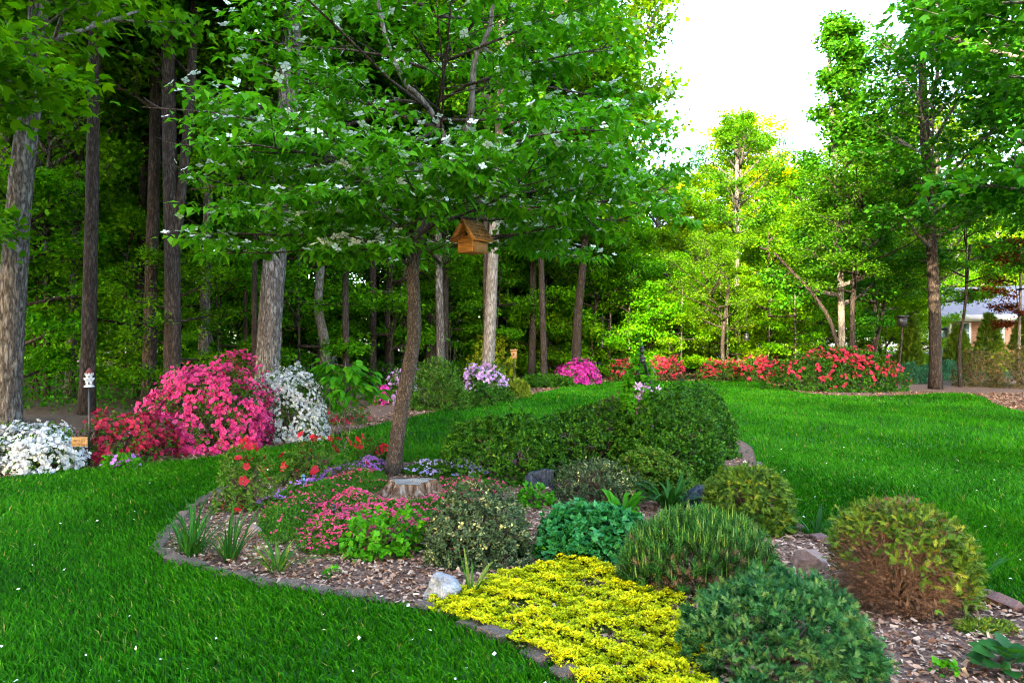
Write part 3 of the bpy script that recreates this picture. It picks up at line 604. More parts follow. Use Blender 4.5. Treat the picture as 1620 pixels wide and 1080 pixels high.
def dogwood():
    D = 8.25; bx, by = gp(622, 750); base = np.array([bx, by, 0.0])
    t = thing("dogwood_tree", "dogwood with leaning blocky barked trunk and white bracts in the island bed", "tree", tuple(base))
    L = lambda px, py, d=D: np.array(at(px, py, d)) - base
    rng = np.random.default_rng(4); c = Crown(41); c.rng = rng
    tr = spline([(0, 0, 0), L(627, 700), L(640, 620), L(654, 540), L(655, 480), L(653, 420), L(662, 375), L(682, 335), L(697, 300), L(706, 262)], 40)
    rad = np.interp(np.linspace(0, 1, 40), [0, .05, .15, .45, .62, 1], [.128, .098, .089, .079, .073, .054])
    V, T = tube(tr, rad, 22, rng, .028); s = Soup(); s.raw(V, T, .5)
    ob("trunk", s.mesh("trunk", True), M_BARK_DOG, t)
    forks = [spline([L(706, 262), L(728, 225), L(744, 189), L(748, 130), L(752, 90), L(774, 48), L(786, -60)], 14),
             spline([L(700, 285), L(702, 225), L(690, 190), L(660, 150), L(640, 130), L(610, 60), L(590, -40)], 14),
             spline([L(655, 400), L(640, 378), L(610, 350), L(560, 344, 7.9), L(500, 345, 7.7)], 10)]
    lead = Soup()
    for f, r in zip(forks, (.05, .048, .035)): lead.raw(*tube(f, np.linspace(r, r * .45, len(f)), 8, rng, .04), .5)
    specs = []
    def lim(p, d, Ln, r, bend=.12, n=6): specs.append((limb_path(p, unit(np.array(d, float)), Ln, rng, bend, n, .10), r))
    # boughs traced on the photograph
    specs.append((spline([L(697, 205), L(640, 185), L(575, 163, 8.1), L(500, 130, 8.0), L(400, 95, 7.8)], 8), .030))
    specs.append((spline([L(690, 320), L(660, 320, 7.8), L(600, 315, 7.2), L(520, 318, 6.7), L(430, 330, 6.4)], 8), .028))
    specs.append((spline([L(700, 270), L(740, 300, 8.0), L(760, 328, 7.8), L(800, 330, 7.7), L(860, 325, 7.6), L(930, 345, 7.5), L(1000, 350, 7.4)], 8), .028))
    specs.append((forks[2][3:], .024))
    specs.append((spline([L(747, 150), L(790, 130, 8.3), L(850, 135, 8.3), L(930, 150, 8.4), L(1010, 170, 8.5)], 8), .022))
    specs.append((spline([L(700, 200), L(640, 230, 7.6), L(560, 250, 7.0), L(470, 240, 6.6), L(380, 225, 6.3)], 8), .026))
    specs.append((spline([L(690, 300), L(740, 270, 7.6), L(800, 250, 7.2), L(880, 245, 6.9), L(960, 265, 6.7)], 8), .024))
    specs.append((spline([L(662, 375), L(700, 345, 7.6), L(730, 325, 7.0), L(780, 300, 6.6)], 7), .02))
    specs.append((spline([L(653, 425), L(600, 385, 7.9), L(520, 372, 7.4), L(430, 372, 7.1), L(340, 368, 6.9), L(285, 372, 6.8)], 8), .024))
    specs.append((spline([L(690, 305), L(600, 290, 8.0), L(500, 285, 7.7), L(400, 290, 7.4), L(300, 300, 7.2)], 8), .026))
    specs.append((spline([L(655, 400), L(620, 395, 7.5), L(590, 392, 7.0), L(560, 400, 6.7)], 6), .016))
    specs.append((spline([L(706, 262), L(800, 290, 8.6), L(900, 300, 8.8), L(1000, 320, 9.0), L(1060, 340, 9.0)], 8), .022))
    # the rest of the crown, in tiers all round
    for h, R, n, tilt in ((2.75, 2.3, 7, .05), (3.25, 2.9, 9, .08), (3.8, 3.0, 8, .12), (4.4, 2.8, 6, .18), (5.0, 2.5, 5, .28), (5.6, 2.2, 4, .4), (6.2, 1.7, 3, .6), (6.7, 1.3, 2, .9)):
        cxy = L(700, 250)[:2] if h < 4.2 else L(745, 100)[:2] * .45 + L(640, 120)[:2] * .55
        for i in range(n):
            az = 2 * PI * (i + .7 * rng.random()) / n + h
            lx = 1.0
            lim((cxy[0] + .1 * math.cos(az), cxy[1] + .1 * math.sin(az), h + .15 * rng.normal()), (math.cos(az), math.sin(az), tilt), R * lx * rng.uniform(.75, 1.1), .022, .06)
    for p, r in specs: c.limb(p, r, 8, .42, 4, .10, .95, .22)
    ob("branches", c.wood.mesh("branches", True), M_BARK_DOG, t)
    # rosettes of drooping leaves at every twig end
    tips = np.array(c.tips); dirs = np.array(c.dirs)
    W = tips + base; hb = np.array(at(748, 376, 7.55)); v = hb - [0, 0, CAM_H]; u = ((W - [0, 0, CAM_H]) @ v) / (v @ v); off = np.linalg.norm(W - [0, 0, CAM_H] - u[:, None] * v, axis=1) / np.maximum(u, .1)
    ob("leaders", lead.mesh("leaders", True), M_BARK_PALE, t)
    px_ = 810 + F * W[:, 0] / W[:, 1]; py_ = 540 - F * (W[:, 2] - CAM_H) / W[:, 1]; cx_ = 744 + (190 - py_) * .08 + np.maximum(0, 90 - py_) * .45
    win = (np.abs(px_ - cx_) < 34) & (py_ < 205) & (py_ > 30) & (W[:, 1] < D + .1)
    win |= (np.abs(px_ - (640 + (py_ - 130) * .8)) < 26) & (py_ < 200) & (py_ > 120) & (W[:, 1] < D + .1)
    lowl = (W[:, 2] < 2.48) | win | (W[:, 0] + .12 * rng.normal(size=len(W)) < -.465 * W[:, 1])
    ok = ~((off < .36) & (u < 1.06) & (u > .2)) & ~lowl; tips = tips[ok]; dirs = dirs[ok]; n0 = len(tips); per = 8
    P = np.repeat(tips, per, 0); n = len(P); az = np.tile(np.arange(per) * 2 * PI / per, n0) + rng.normal(size=n) * .5
    hor = np.stack([np.cos(az), np.sin(az), np.zeros(n)], 1)
    P = P + hor * .02 + rng.normal(size=(n, 3)) * [.055, .055, .02]
    ax = unit(hor + np.repeat(dirs, per, 0) * .35 + np.stack([0 * az, 0 * az, rng.uniform(-.75, .15, n)], 1))
    Fr = frames(ax, np.tile([0, 0, 1.0], (n, 1)) + rng.normal(size=(n, 3)) * .22); S = rng.uniform(.075, .145, n)
    tint = np.clip(.5 + np.repeat(rng.normal(size=n0) * .17, per) + rng.normal(size=n) * .15, 0, 1)
    up = P[:, 2] + base[2]
    cw = P + base; dist = np.linalg.norm(cw - [0, 0, CAM_H], axis=1)
    infr = (np.abs(cw[:, 0] / cw[:, 1]) < .75) & ((cw[:, 2] - CAM_H) / cw[:, 1] < .5)
    score = np.where(infr, dist, 99); pick = np.argsort(score)[:300]; rest = np.ones(n, bool); rest[pick] = False
    s = Soup(); s.add(DROOP4, P[rest], Fr[rest], S[rest], tint[rest]); f = ob("foliage", s.mesh("foliage", True), M_DOGLEAF, t, kind="stuff")
    ms = [leaf_object_mesh("leaf", DROOP, v) for v in (.35, .5, .62, .78)]
    place_many("leaf", ms, M_DOGLEAF, f, P, Fr, S, pick)
    # white bracts standing above the leaves
    m = rng.random(n0) < np.where(dirs[:, 0] < -.05, .62, .34); Q = tips[m]; Q = np.repeat(Q, 2, 0); k = len(Q)
    Q = Q + rng.normal(size=(k, 3)) * [.10, .10, .02] + [0, 0, .045]
    nz = unit(rng.normal(size=(k, 3)) * .38 + [0, -.15, 1.0]); aa = unit(np.cross(nz, rng.normal(size=(k, 3)))); Fr = frames(aa, nz); S = rng.uniform(.038, .064, k); S[rng.random(k) < .3] *= .7
    s = Soup(); s.add(BRACT4, Q, Fr, S, rng.random(k)); cw = Q + base
    ob("blossoms", s.mesh("blossoms"), M_BRACT, t, kind="stuff")
dogwood()

# ------------------------------------------------------------------ shrub machinery
def lump_fn(rng, k, amp, wid):
    B = rand_unit(rng, k); A = rng.uniform(-.6, 1, k) * amp
    return lambda d: 1 + (A[None] * np.exp(-((1 - d @ B.T) / wid))).sum(1)
def shrub(name, label, cat, loc, R, tips, per, tmpl, lsize, mat, seed, flower=None, lump=.22, group=None, shell=.45, zmin=-.15, up=.35, tspread=.5, twigs=120, twigmat=None,
          twig_r=.004, tint0=.5, keep=None, nm_up=.6, part_label=None, ltint=.16, stems=7):
    rng = np.random.default_rng(seed); R = np.array(R, float)
    t = thing(name, label, cat, (loc[0], loc[1], 0), 0, group)
    l1 = lump_fn(rng, 16, lump, .10); l2 = lump_fn(rng, 60, lump * .75, .018); sup = 2.5
    lf = lambda d: l1(d) * l2(d) / (np.abs(d) ** sup).sum(1) ** (1 / sup) * .93
    d = rand_unit(rng, tips * 3); d = d[d[:, 2] > zmin][:tips]; n0 = len(d)
    r = lf(d) * (1 - shell * rng.random(n0) ** 2.2)
    r = np.where(rng.random(n0) < .05, r * rng.uniform(1.03, 1.2, n0), r)
    P0 = d * R * r[:, None]; P0[:, 2] = P0[:, 2] * (1 / (1 - zmin * .6)) + R[2] * 0.02 - zmin * R[2] * .35
    P0[:, 2] = np.maximum(P0[:, 2], .03)
    out = unit(d / R + [0, 0, up])
    if keep is not None:
        k = keep(d, rng); Pk, ok, dk = P0[k], out[k], d[k]
    else: Pk, ok, dk = P0, out, d
    nk = len(Pk); P = np.repeat(Pk, per, 0); n = len(P)
    ax = unit(np.repeat(ok, per, 0) * .75 + rand_unit(rng, n) * .85)
    P = P + rand_unit(rng, n) * lsize * tspread
    P[:, 2] = np.maximum(P[:, 2], .012)
    tint = np.clip(tint0 + np.repeat(rng.normal(size=nk) * ltint, per) + rng.normal(size=n) * .14, 0, 1)
    s = Soup(); s.add(tmpl, P, frames(ax, np.repeat(ok, per, 0) + [0, 0, nm_up] + rng.normal(size=(n, 3)) * .35), lsize * rng.uniform(.65, 1.25, n), tint)
    ob("foliage", s.mesh("foliage"), mat, t, kind="stuff", label=part_label)
    w = Soup(); a = rng.uniform(0, 2 * PI, stems)
    for i in range(stems):
        q = d[rng.integers(0, n0)]; e = np.array([q[0] * R[0] * .6, q[1] * R[1] * .6, R[2] * .6]); b = np.array([math.cos(a[i]) * R[0] * .15, math.sin(a[i]) * R[1] * .15, 0])
        w.raw(*tube([b, b * .5 + e * .5 + rng.normal(size=3) * .03 * R[2], e], [R[2] * .022 + .003, R[2] * .016 + .002, R[2] * .008 + .001], 5), .5)
    pick = rng.choice(n0, min(twigs, n0), replace=False)
    A = P0[pick] * [.45, .45, .55]; B = P0[pick]; L = np.linalg.norm(B - A, axis=1)
    w.add(STICK, A, frames(B - A, rand_unit(rng, len(A))), np.stack([np.full(len(A), twig_r * 2), L, np.full(len(A), twig_r * 2)], 1), rng.random(len(A)))
    ob("stems", w.mesh("stems"), twigmat or M_TWIG, t)
    if flower:
        fr = flower; nt_ = fr['n']; fd = rand_unit(rng, nt_ * 8); fd = fd[fd[:, 2] > fr.get('zmin', -.1)]
        if 'bias' in fr: fd = fd[fr['bias'](fd, rng)]
        gap = np.sin(fd[:, 0] * 9 + seed) * np.sin(fd[:, 1] * 8 + 2) + np.sin(fd[:, 2] * 11 + fd[:, 0] * 5) * .6 + rng.normal(size=len(fd)) * .35; fd = fd[gap > fr.get('gap', -.55)]
        fd = fd[:nt_]; fr_r = lf(fd) * rng.uniform(fr.get('rmin', .86), fr.get('rmax', 1.07), len(fd))
        Q = fd * R * fr_r[:, None]; Q[:, 2] = Q[:, 2] * (1 / (1 - zmin * .6)) + R[2] * .02 - zmin * R[2] * .35; Q[:, 2] = np.maximum(Q[:, 2], .04)
        c = fr.get('cluster', 3); Q = np.repeat(Q, c, 0); O = np.repeat(unit(fd / R + [0, -.25, .25]), c, 0); k = len(Q)
        Q = Q + rand_unit(rng, k) * fr['size'] * (1.0 if c > 1 else .1); z = unit(O + rand_unit(rng, k) * .55)
        Fr = frames(unit(np.cross(z, rand_unit(rng, k))), z); S = fr['size'] * rng.uniform(.75, 1.2, k) * .62; ti = np.clip(rng.normal(size=k) * .22 + .5, 0, 1)
        tmf = fr.get('tmpl', FLOWER5)
        npart = min(fr.get('parts', 0), k)
        wq = Q + np.array([loc[0], loc[1], 0]); toward = -(z * unit(wq - [0, 0, CAM_H])).sum(1) - .3 * (Q[:, 1] / R[1])
        order = np.argsort(-toward); pk = order[:npart]; rest = order[npart:]
        ms = [leaf_object_mesh("flower", tmf, v, False) for v in (.2, .45, .65, .9)]
        if npart: place_many("flower", ms, fr['mat'], t, Q, Fr, S, pk)
        if len(rest):
            s = Soup(); s.add(tmf, Q[rest], Fr[rest], S[rest], ti[rest]); ob("blossoms", s.mesh("blossoms"), fr['mat'], t, kind="stuff")
    return t
PET = lambda name, cols: leaf_mat(name, cols, trans=.22, rough=.55, spec=.2, tr_col=(1.1, 1, 1))
M_PINK = PET("pink_petal", [(.36, .008, .085), (.52, .030, .165), (.60, .095, .26)])
M_CRIM = PET("crimson_petal", [(.16, .003, .016), (.27, .006, .030), (.38, .015, .06)])
M_WHITE = PET("white_petal", [(.34, .37, .37), (.48, .50, .51), (.60, .61, .62)])
M_LAV = PET("lavender_petal", [(.28, .14, .34), (.40, .24, .44), (.54, .38, .56)])
M_MAG = PET("magenta_petal", [(.26, .006, .13), (.40, .018, .22), (.50, .06, .31)])
M_CORAL = PET("coral_petal", [(.22, .005, .018), (.33, .010, .032), (.44, .032, .062)])
M_RED = PET("red_petal", [(.24, .003, .010), (.36, .005, .020), (.46, .016, .035)])
M_PHLOX = PET("phlox_petal", [(.36, .018, .07), (.50, .045, .13), (.58, .12, .22)])
M_PURP = PET("violet_petal", [(.30, .09, .40), (.42, .16, .50), (.52, .28, .58)])
M_AZLEAF = leaf_mat("azalea_leaf", [(.010, .045, .003), (.026, .088, .005), (.058, .14, .008), (.10, .13, .02)], trans=.2, rough=.55, spec=.10)
M_DARKLEAF = leaf_mat("dark_azalea_leaf", [(.007, .034, .002), (.016, .070, .003), (.035, .12, .005), (.08, .18, .008)], trans=.2, rough=.5, spec=.10)
M_BRIGHT = leaf_mat("bright_leaf", [(.02, .12, .003), (.045, .22, .005), (.09, .30, .008)], trans=.35, rough=.45)
M_VARIEG = leaf_mat("variegated_leaf", [(.020, .045, .014), (.045, .080, .030), (.10, .14, .060), (.55, .52, .20)], trans=.2, rough=.5)
M_TEAL = leaf_mat("sedum_leaf", [(.008, .09, .018), (.020, .16, .034), (.05, .25, .065)], trans=.22, rough=.5, spec=.2, tr_col=(1, 1.2, .8))
M_THUJA = leaf_mat("arborvitae_spray", [(.022, .060, .005), (.060, .125, .008), (.13, .20, .012), (.28, .27, .02)], trans=.2, rough=.6)
M_THUJADRY = leaf_mat("brown_arborvitae_spray", [(.06, .030, .016), (.13, .072, .036), (.21, .13, .065)], trans=.12, rough=.8)
M_PINE = leaf_mat("pine_needle", [(.008, .045, .006), (.022, .095, .010), (.055, .165, .018)], trans=.18, rough=.45)
M_JUNI = leaf_mat("juniper_spray", [(.005, .034, .010), (.012, .075, .020), (.034, .135, .036), (.11, .20, .05)], trans=.15, rough=.55)
M_GOLD = leaf_mat("golden_stonecrop", [(.06, .16, .002), (.32, .38, .003), (.58, .55, .004), (.70, .62, .008)], trans=.22, rough=.5, tr_col=(1, 1, .4))
M_BLADE = leaf_mat("strap_leaf", [(.005, .036, .003), (.011, .068, .005), (.026, .115, .009), (.26, .24, .04)], trans=.3, rough=.6, spec=.15)
M_RUST = leaf_mat("rusty_shrub_leaf", [(.020, .028, .008), (.050, .055, .014), (.10, .075, .025), (.17, .10, .04)], trans=.2, rough=.5)
M_GRASSY = leaf_mat("blue_green_strap", [(.010, .06, .03), (.025, .11, .055), (.05, .17, .08)], trans=.25, rough=.5)

def sh(px, base_y, wpx, top_y, depth_ratio=.8, shift=0.0):
    """position and radii of a shrub from its pixel foot, width and top"""
    x, y = gp(px, base_y); rx = wpx * y / F / 2; ry = rx * depth_ratio; yc = y + ry * .75
    h = CAM_H - (top_y - 540) / F * (yc); x = (px - 810) / F * yc
    return (x, yc), (wpx * yc / F / 2, ry, max(.1, h))
# border along the wood
l, R = sh(52, 752, 138, 668); shrub("azalea_bush", "white flowering azalea bush at the foot of the grey flaky trunk", "azalea", l, (R[0], R[1], R[2] * .92), 700, 7, LEAF, .040, M_AZLEAF, 101, dict(n=760, size=.043, mat=M_WHITE, cluster=4, parts=300), lump=.3)
l, R = sh(190, 735, 130, 655); shrub("azalea_bush", "low crimson azalea bush between castle birdhouse and pink azalea", "azalea", l, R, 700, 7, LEAF, .038, M_AZLEAF, 102, dict(n=300, size=.055, mat=M_CRIM, cluster=3, parts=300), lump=.35)
l, R = sh(332, 718, 205, 572); shrub("azalea_bush", "tall bright pink azalea bush in full bloom", "azalea", l, R, 1500, 7, LEAF, .042, M_AZLEAF, 103, dict(n=1050, size=.053, mat=M_PINK, cluster=4, parts=300, zmin=-.25), lump=.30)
l, R = sh(456, 700, 118, 582); shrub("azalea_bush", "rounded white small flowered azalea beside the tall pink one", "azalea", l, R, 1500, 7, LEAF, .030, M_AZLEAF, 104, dict(n=1300, size=.040, mat=M_WHITE, cluster=3, parts=300, zmin=-.3), lump=.22)
l, R = sh(545, 672, 84, 640); shrub("azalea_bush", "low sparse azalea with a few salmon pink flowers under the broad leaved sapling", "azalea", l, R, 350, 7, LEAF, .04, M_AZLEAF, 105, dict(n=26, size=.075, mat=M_CORAL, cluster=2, parts=60), lump=.3)
l, R = sh(640, 640, 52, 590); shrub("rhododendron", "lavender rhododendron behind the dogwood trunk", "rhododendron", l, R, 350, 7, LEAF, .07, M_AZLEAF, 106, dict(n=230, size=.07, mat=M_LAV, cluster=3, parts=200), lump=.3)
l, R = sh(607, 640, 22, 612); shrub("azalea_bush", "small magenta azalea beside the lavender rhododendron", "azalea", l, R, 200, 6, LEAF, .05, M_AZLEAF, 107, dict(n=120, size=.07, mat=M_MAG, cluster=3), lump=.3)
l, R = sh(700, 650, 92, 578); shrub("rhododendron", "tall plain green rhododendron between the lavender ones", "rhododendron", l, R, 900, 8, LEAFN, .10, M_AZLEAF, 108, None, lump=.3)
l, R = sh(765, 634, 66, 578); shrub("rhododendron", "lavender rhododendron round the foot of the pale flared trunk", "rhododendron", l, R, 350, 7, LEAF, .07, M_AZLEAF, 109, dict(n=200, size=.075, mat=M_LAV, cluster=3, parts=160), lump=.4)
l, R = sh(762, 644, 42, 608); shrub("evergreen_shrub", "dark green low shrub in front of the pale flared trunk", "shrub", l, R, 500, 9, LEAF, .05, M_DARKLEAF, 110)
l, R = sh(795, 638, 36, 612); shrub("evergreen_shrub", "dark green small shrub beside the golden mound", "shrub", l, R, 350, 9, LEAF, .05, M_DARKLEAF, 111)
l, R = sh(818, 630, 38, 600); shrub("golden_shrub", "golden green mounded shrub at the tip of the border", "shrub", l, R, 600, 8, SPRAY, .09, M_THUJA, 112, None, lump=.15, tint0=.6)
l, R = sh(866, 613, 84, 596); shrub("juniper", "low dark spreading juniper beside the magenta azalea", "juniper", l, (R[0], R[1], .38), 700, 8, SPRAY, .12, M_DARKLEAF, 113)
l, R = sh(918, 609, 66, 573); shrub("azalea_bush", "magenta azalea at the end of the border by the curving tree", "azalea", l, R, 500, 7, LEAF, .06, M_AZLEAF, 114, dict(n=600, size=.08, mat=M_MAG, cluster=3, parts=200), lump=.3)
top = lambda d, r: d[:, 2] > r.uniform(-.1, .75, len(d))
l, R = sh(986, 604, 40, 570); shrub("azalea_bush", "small salmon azalea left of the clematis obelisk", "azalea", l, R, 450, 7, LEAF, .06, M_AZLEAF, 115, dict(n=85, size=.085, mat=M_CORAL, cluster=3, parts=120, bias=top), lump=.25)
l, R = sh(1055, 603, 62, 565); shrub("azalea_bush", "coral azalea with bare brown middle right of the obelisk", "azalea", l, R, 550, 7, LEAF, .06, M_RUST, 116, dict(n=120, size=.085, mat=M_CORAL, cluster=3, parts=160, bias=top), lump=.25)
l, R = sh(1138, 604, 66, 568); shrub("azalea_bush", "coral azalea at the foot of the small yellow green maple", "azalea", l, R, 900, 8, LEAF, .06, M_AZLEAF, 117, dict(n=110, size=.085, mat=M_CORAL, cluster=3, parts=160, bias=top), lump=.35)
l, R = sh(1210, 606, 92, 567); shrub("azalea_bush", "long coral azalea in the middle of the back hedge", "azalea", l, R, 1100, 8, LEAF, .06, M_DARKLEAF, 118, dict(n=180, size=.088, mat=M_CORAL, cluster=3, parts=220, bias=top), lump=.3)
l, R = sh(1330, 620, 186, 549, .45); shrub("azalea_bush", "largest coral azalea standing on the mulch before the leaning tree", "azalea", l, R, 2600, 9, LEAF, .065, M_DARKLEAF, 119, dict(n=300, size=.088, mat=M_CORAL, cluster=3, parts=300, bias=top), lump=.28)
l, R = sh(1440, 606, 70, 577); shrub("evergreen_shrub", "dark green low shrub between coral azalea and shade tree", "shrub", l, R, 700, 8, LEAFN, .10, M_GRASSY, 120)
l, R = sh(1495, 600, 60, 572); shrub("evergreen_shrub", "blue green strappy shrub at the foot of the shade tree", "shrub", l, R, 700, 8, LEAFN, .12, M_GRASSY, 121)
l, R = sh(1545, 612, 70, 552); shrub("deciduous_shrub", "rusty green shrub in front of the house, left of the pair", "shrub", l, R, 800, 8, LEAF, .06, M_RUST, 122, None, lump=.3)
l, R = sh(1620, 615, 100, 548); shrub("deciduous_shrub", "wide rusty shrub right of the pair before the house", "shrub", l, R, 1000, 8, LEAF, .06, M_RUST, 123, None, lump=.3)
for k, (px, by, w, ty, nm) in enumerate(((1440, 580, 34, 500, "cone shaped arborvitae left of the shade tree trunk"), (1565, 574, 46, 500, "cone shaped arborvitae before the house window"), (1618, 574, 44, 505, "cone shaped arborvitae at the house's right corner"), (1516, 576, 40, 520, "short arborvitae before the house's left window"))):
    x, y = gp(px, by); y = min(y, 34); x = (px - 810) / F * y; h = CAM_H + (540 - ty) / F * y
    t = shrub("arborvitae", nm, "conifer", (x, y), (w * y / F / 2, w * y / F / 2, h * .62), 10, 1, LEAF, .1, M_THUJA, 300 + k, stems=3, twigs=5)
    rg = np.random.default_rng(k); n = 2300; u = rg.random(n) ** 1.3; a = rg.uniform(0, 2 * PI, n); rr = w * y / F / 2 * (1 - u) ** .8 * rg.uniform(.7, 1.1, n)
    P = np.stack([np.cos(a) * rr, np.sin(a) * rr, .1 + u * h * .97], 1); s = Soup()
    s.add(SPRAY, P, frames(unit(np.stack([np.cos(a), np.sin(a), np.full(n, 1.1)], 1) + rg.normal(size=(n, 3)) * .4), rand_unit(rg, n)), rg.uniform(.2, .36, n), np.clip(rg.normal(size=n) * .2 + .35, 0, 1)); ob("foliage", s.mesh("foliage"), M_THUJA, t, kind="stuff")
l, R = sh(775, 604, 60, 530); shrub("golden_shrub", "airy golden leaved shrub behind the pale flared trunk", "shrub", (l[0], 27), (1.0, .8, 1.75), 500, 9, LEAF, .09, leaf_mat("golden_leaf", [(.10, .17, .006), (.24, .30, .008), (.38, .40, .012)], trans=.4), 130, None, lump=.4, zmin=.1)

# the broad leaved sapling
def sapling():
    x, y = gp(545, 690); t = thing("young_tree", "broad leaved bright green sapling between white azalea and dogwood trunk", "tree", (x, y, 0)); rng = np.random.default_rng(9)
    w = Soup(); tips = []
    stem = limb_path((0, 0, 0), np.array([.02, 0, 1.0]), 1.25, rng, 0, 6, .05); w.raw(*tube(stem, np.linspace(.016, .007, 6), 6), .5)
    for i in range(13):
        p, _ = along(stem, .42 + .57 * i / 13); a = i * 2.4; q = limb_path(p, np.array([math.cos(a), math.sin(a) * .8, .35]), 0.66 - .3 * i / 13, rng, -.35, 5, .08)
        w.raw(*tube(q, np.linspace(.006, .003, 5), 4), .5)
        for f in (.4, .55, .7, .85, 1.0): tips.append(along(q, min(f, .99)))
    P = []; A = []
    for p, d in tips:
        for k in range(4): P.append(p + rng.normal(size=3) * .05); A.append(d * .6 + rng.normal(size=3) * [.6, .6, .15] + [0, 0, -.35])
    P = np.array(P); Fr = frames(np.array(A), np.tile([0, 0, 1.0], (len(P), 1)) + rng.normal(size=(len(P), 3)) * .2); S = rng.uniform(.15, .24, len(P))
    ob("stem", w.mesh("stem"), M_TWIG, t)
    place_many("leaf", [leaf_object_mesh("leaf", DROOP, v) for v in (.3, .5, .7)], M_BRIGHT, t, P, Fr, S, range(len(P)))
sapling()
# small bright plant with violet flowers at the wood's edge
x, y = gp(188, 742); shrub("garden_primrose", "small bright leaved plant with violet flowers before the crimson azalea", "flowers", (x, y), (.20, .16, .16), 60, 6, LEAF, .07, M_BRIGHT, 140, dict(n=16, size=.06, mat=M_PURP, cluster=2, parts=40, zmin=-.3))

# ------------------------------------------------------------------ shrubs of the island bed
def hedge(px, by, w, ty, seed, label, n, mat=M_DARKLEAF, dr=.8, **k):
    l, R = sh(px, by, w, ty, dr); shrub("azalea_bush", label, "azalea", l, R, n, 9, LEAF, .041, mat, seed, None, lump=.22, shell=.35, zmin=-.35, twigs=50, twig_r=.003, **k)
hedge(806, 766, 205, 652, 201, "dark green azalea mound reaching farthest left behind the slate rock", 1900)
hedge(935, 756, 195, 640, 202, "dark green azalea mound between the left mound and the tallest one", 2000)
hedge(1058, 766, 175, 622, 203, "dark green azalea mound on the right in front of the tallest one", 2400)
hedge(1075, 728, 190, 612, 204, "tallest dark green azalea mound in front of the clematis obelisk", 2600, dr=.9)
hedge(975, 728, 130, 628, 205, "dark green azalea mound with brown bare patch before the obelisk", 1200, M_RUST)
hedge(1030, 790, 125, 713, 206, "lighter green low azalea mound behind the daylily", 1300, M_AZLEAF, tint0=.62)
def vari(px, by, w, ty, seed, label, n, **k):
    l, R = sh(px, by, w, ty, .85); shrub("variegated_shrub", label, "shrub", l, R, n, 9, LEAF, .026, M_VARIEG, seed, None, lump=.2, shell=.4, zmin=-.3, twigs=500, twig_r=.0028, tint0=.38, ltint=.2, **k)
vari(760, 900, 175, 772, 211, "grey green variegated shrub behind the white rock", 1900)
vari(948, 800, 150, 726, 212, "sparse variegated shrub with cream tips right of the slate rock", 1100)
# blue green stonecrop
l, R = sh(938, 893, 168, 800, .8); shrub("stonecrop_clump", "leafy blue green stonecrop clump behind the golden carpet", "stonecrop", l, R, 620, 9, LEAFW, .058, M_TEAL, 221, None, lump=.12, shell=.3, zmin=-.35, up=.9, twigs=60, nm_up=.9, ltint=.1)
# round arborvitaes, half of the nearer one bare
l, R = sh(1184, 848, 132, 738, .95); shrub("round_arborvitae", "clipped round green arborvitae behind the dwarf pine", "conifer", l, R, 2300, 3, SPRAY, .062, M_THUJA, 231, None, lump=.06, shell=.18, zmin=-.7, up=.15, twigs=700, twig_r=.002, twigmat=M_TWIGRED, tint0=.34, ltint=.22)
l, R = sh(1424, 985, 208, 794, .95)
kp = lambda d, r: (d[:, 2] * .95 + d[:, 0] * .65 + d[:, 1] * .45 + r.normal(size=len(d)) * .30) > .17
tt = shrub("round_arborvitae", "half bare brown round arborvitae beside the pinkish boulder", "conifer", l, R, 4200, 3, SPRAY, .052, M_THUJA, 232, None, lump=.06, shell=.20, zmin=-.7, up=.15, twigs=2600, twig_r=.0016, twigmat=M_TWIGRED, tint0=.40, keep=kp, ltint=.2)
def bare_twigs(t, R, n, seed):
    rg = np.random.default_rng(seed); d = rand_unit(rg, n * 2); d = d[(d[:, 2] > -.6)][:n]; n = len(d); R = np.array(R)
    A = d * R * rg.uniform(.55, .85, (n, 1)); dirn = unit(d + rand_unit(rg, n) * .8 + [0, 0, .3]); A[:, 2] += R[2] * .45; A[:, 2] *= .72; L = rg.uniform(.06, .16, n); s = Soup()
    A[:, 2] = np.maximum(A[:, 2], .02)
    s.add(STICK, A, frames(dirn, rand_unit(rg, n)), np.stack([np.full(n, .0042), L, np.full(n, .0042)], 1), rg.random(n)); ob("twigs", s.mesh("twigs"), M_TWIGRED, t, kind="stuff")
    k = n; P = d * R * rg.uniform(.80, .98, (k, 1)); P[:, 2] = np.maximum((P[:, 2] + R[2] * .45) * .72, .02); m = rg.random(k) < .8
    s = Soup(); s.add(SPRAY, P[m], frames(unit(d[m] + rand_unit(rg, m.sum()) * .8), rand_unit(rg, m.sum())), rg.uniform(.02, .045, m.sum()), rg.random(m.sum())); ob("dry_foliage", s.mesh("dry_foliage"), M_THUJADRY, t, kind="stuff")
bare_twigs(tt, R, 2200, 3)
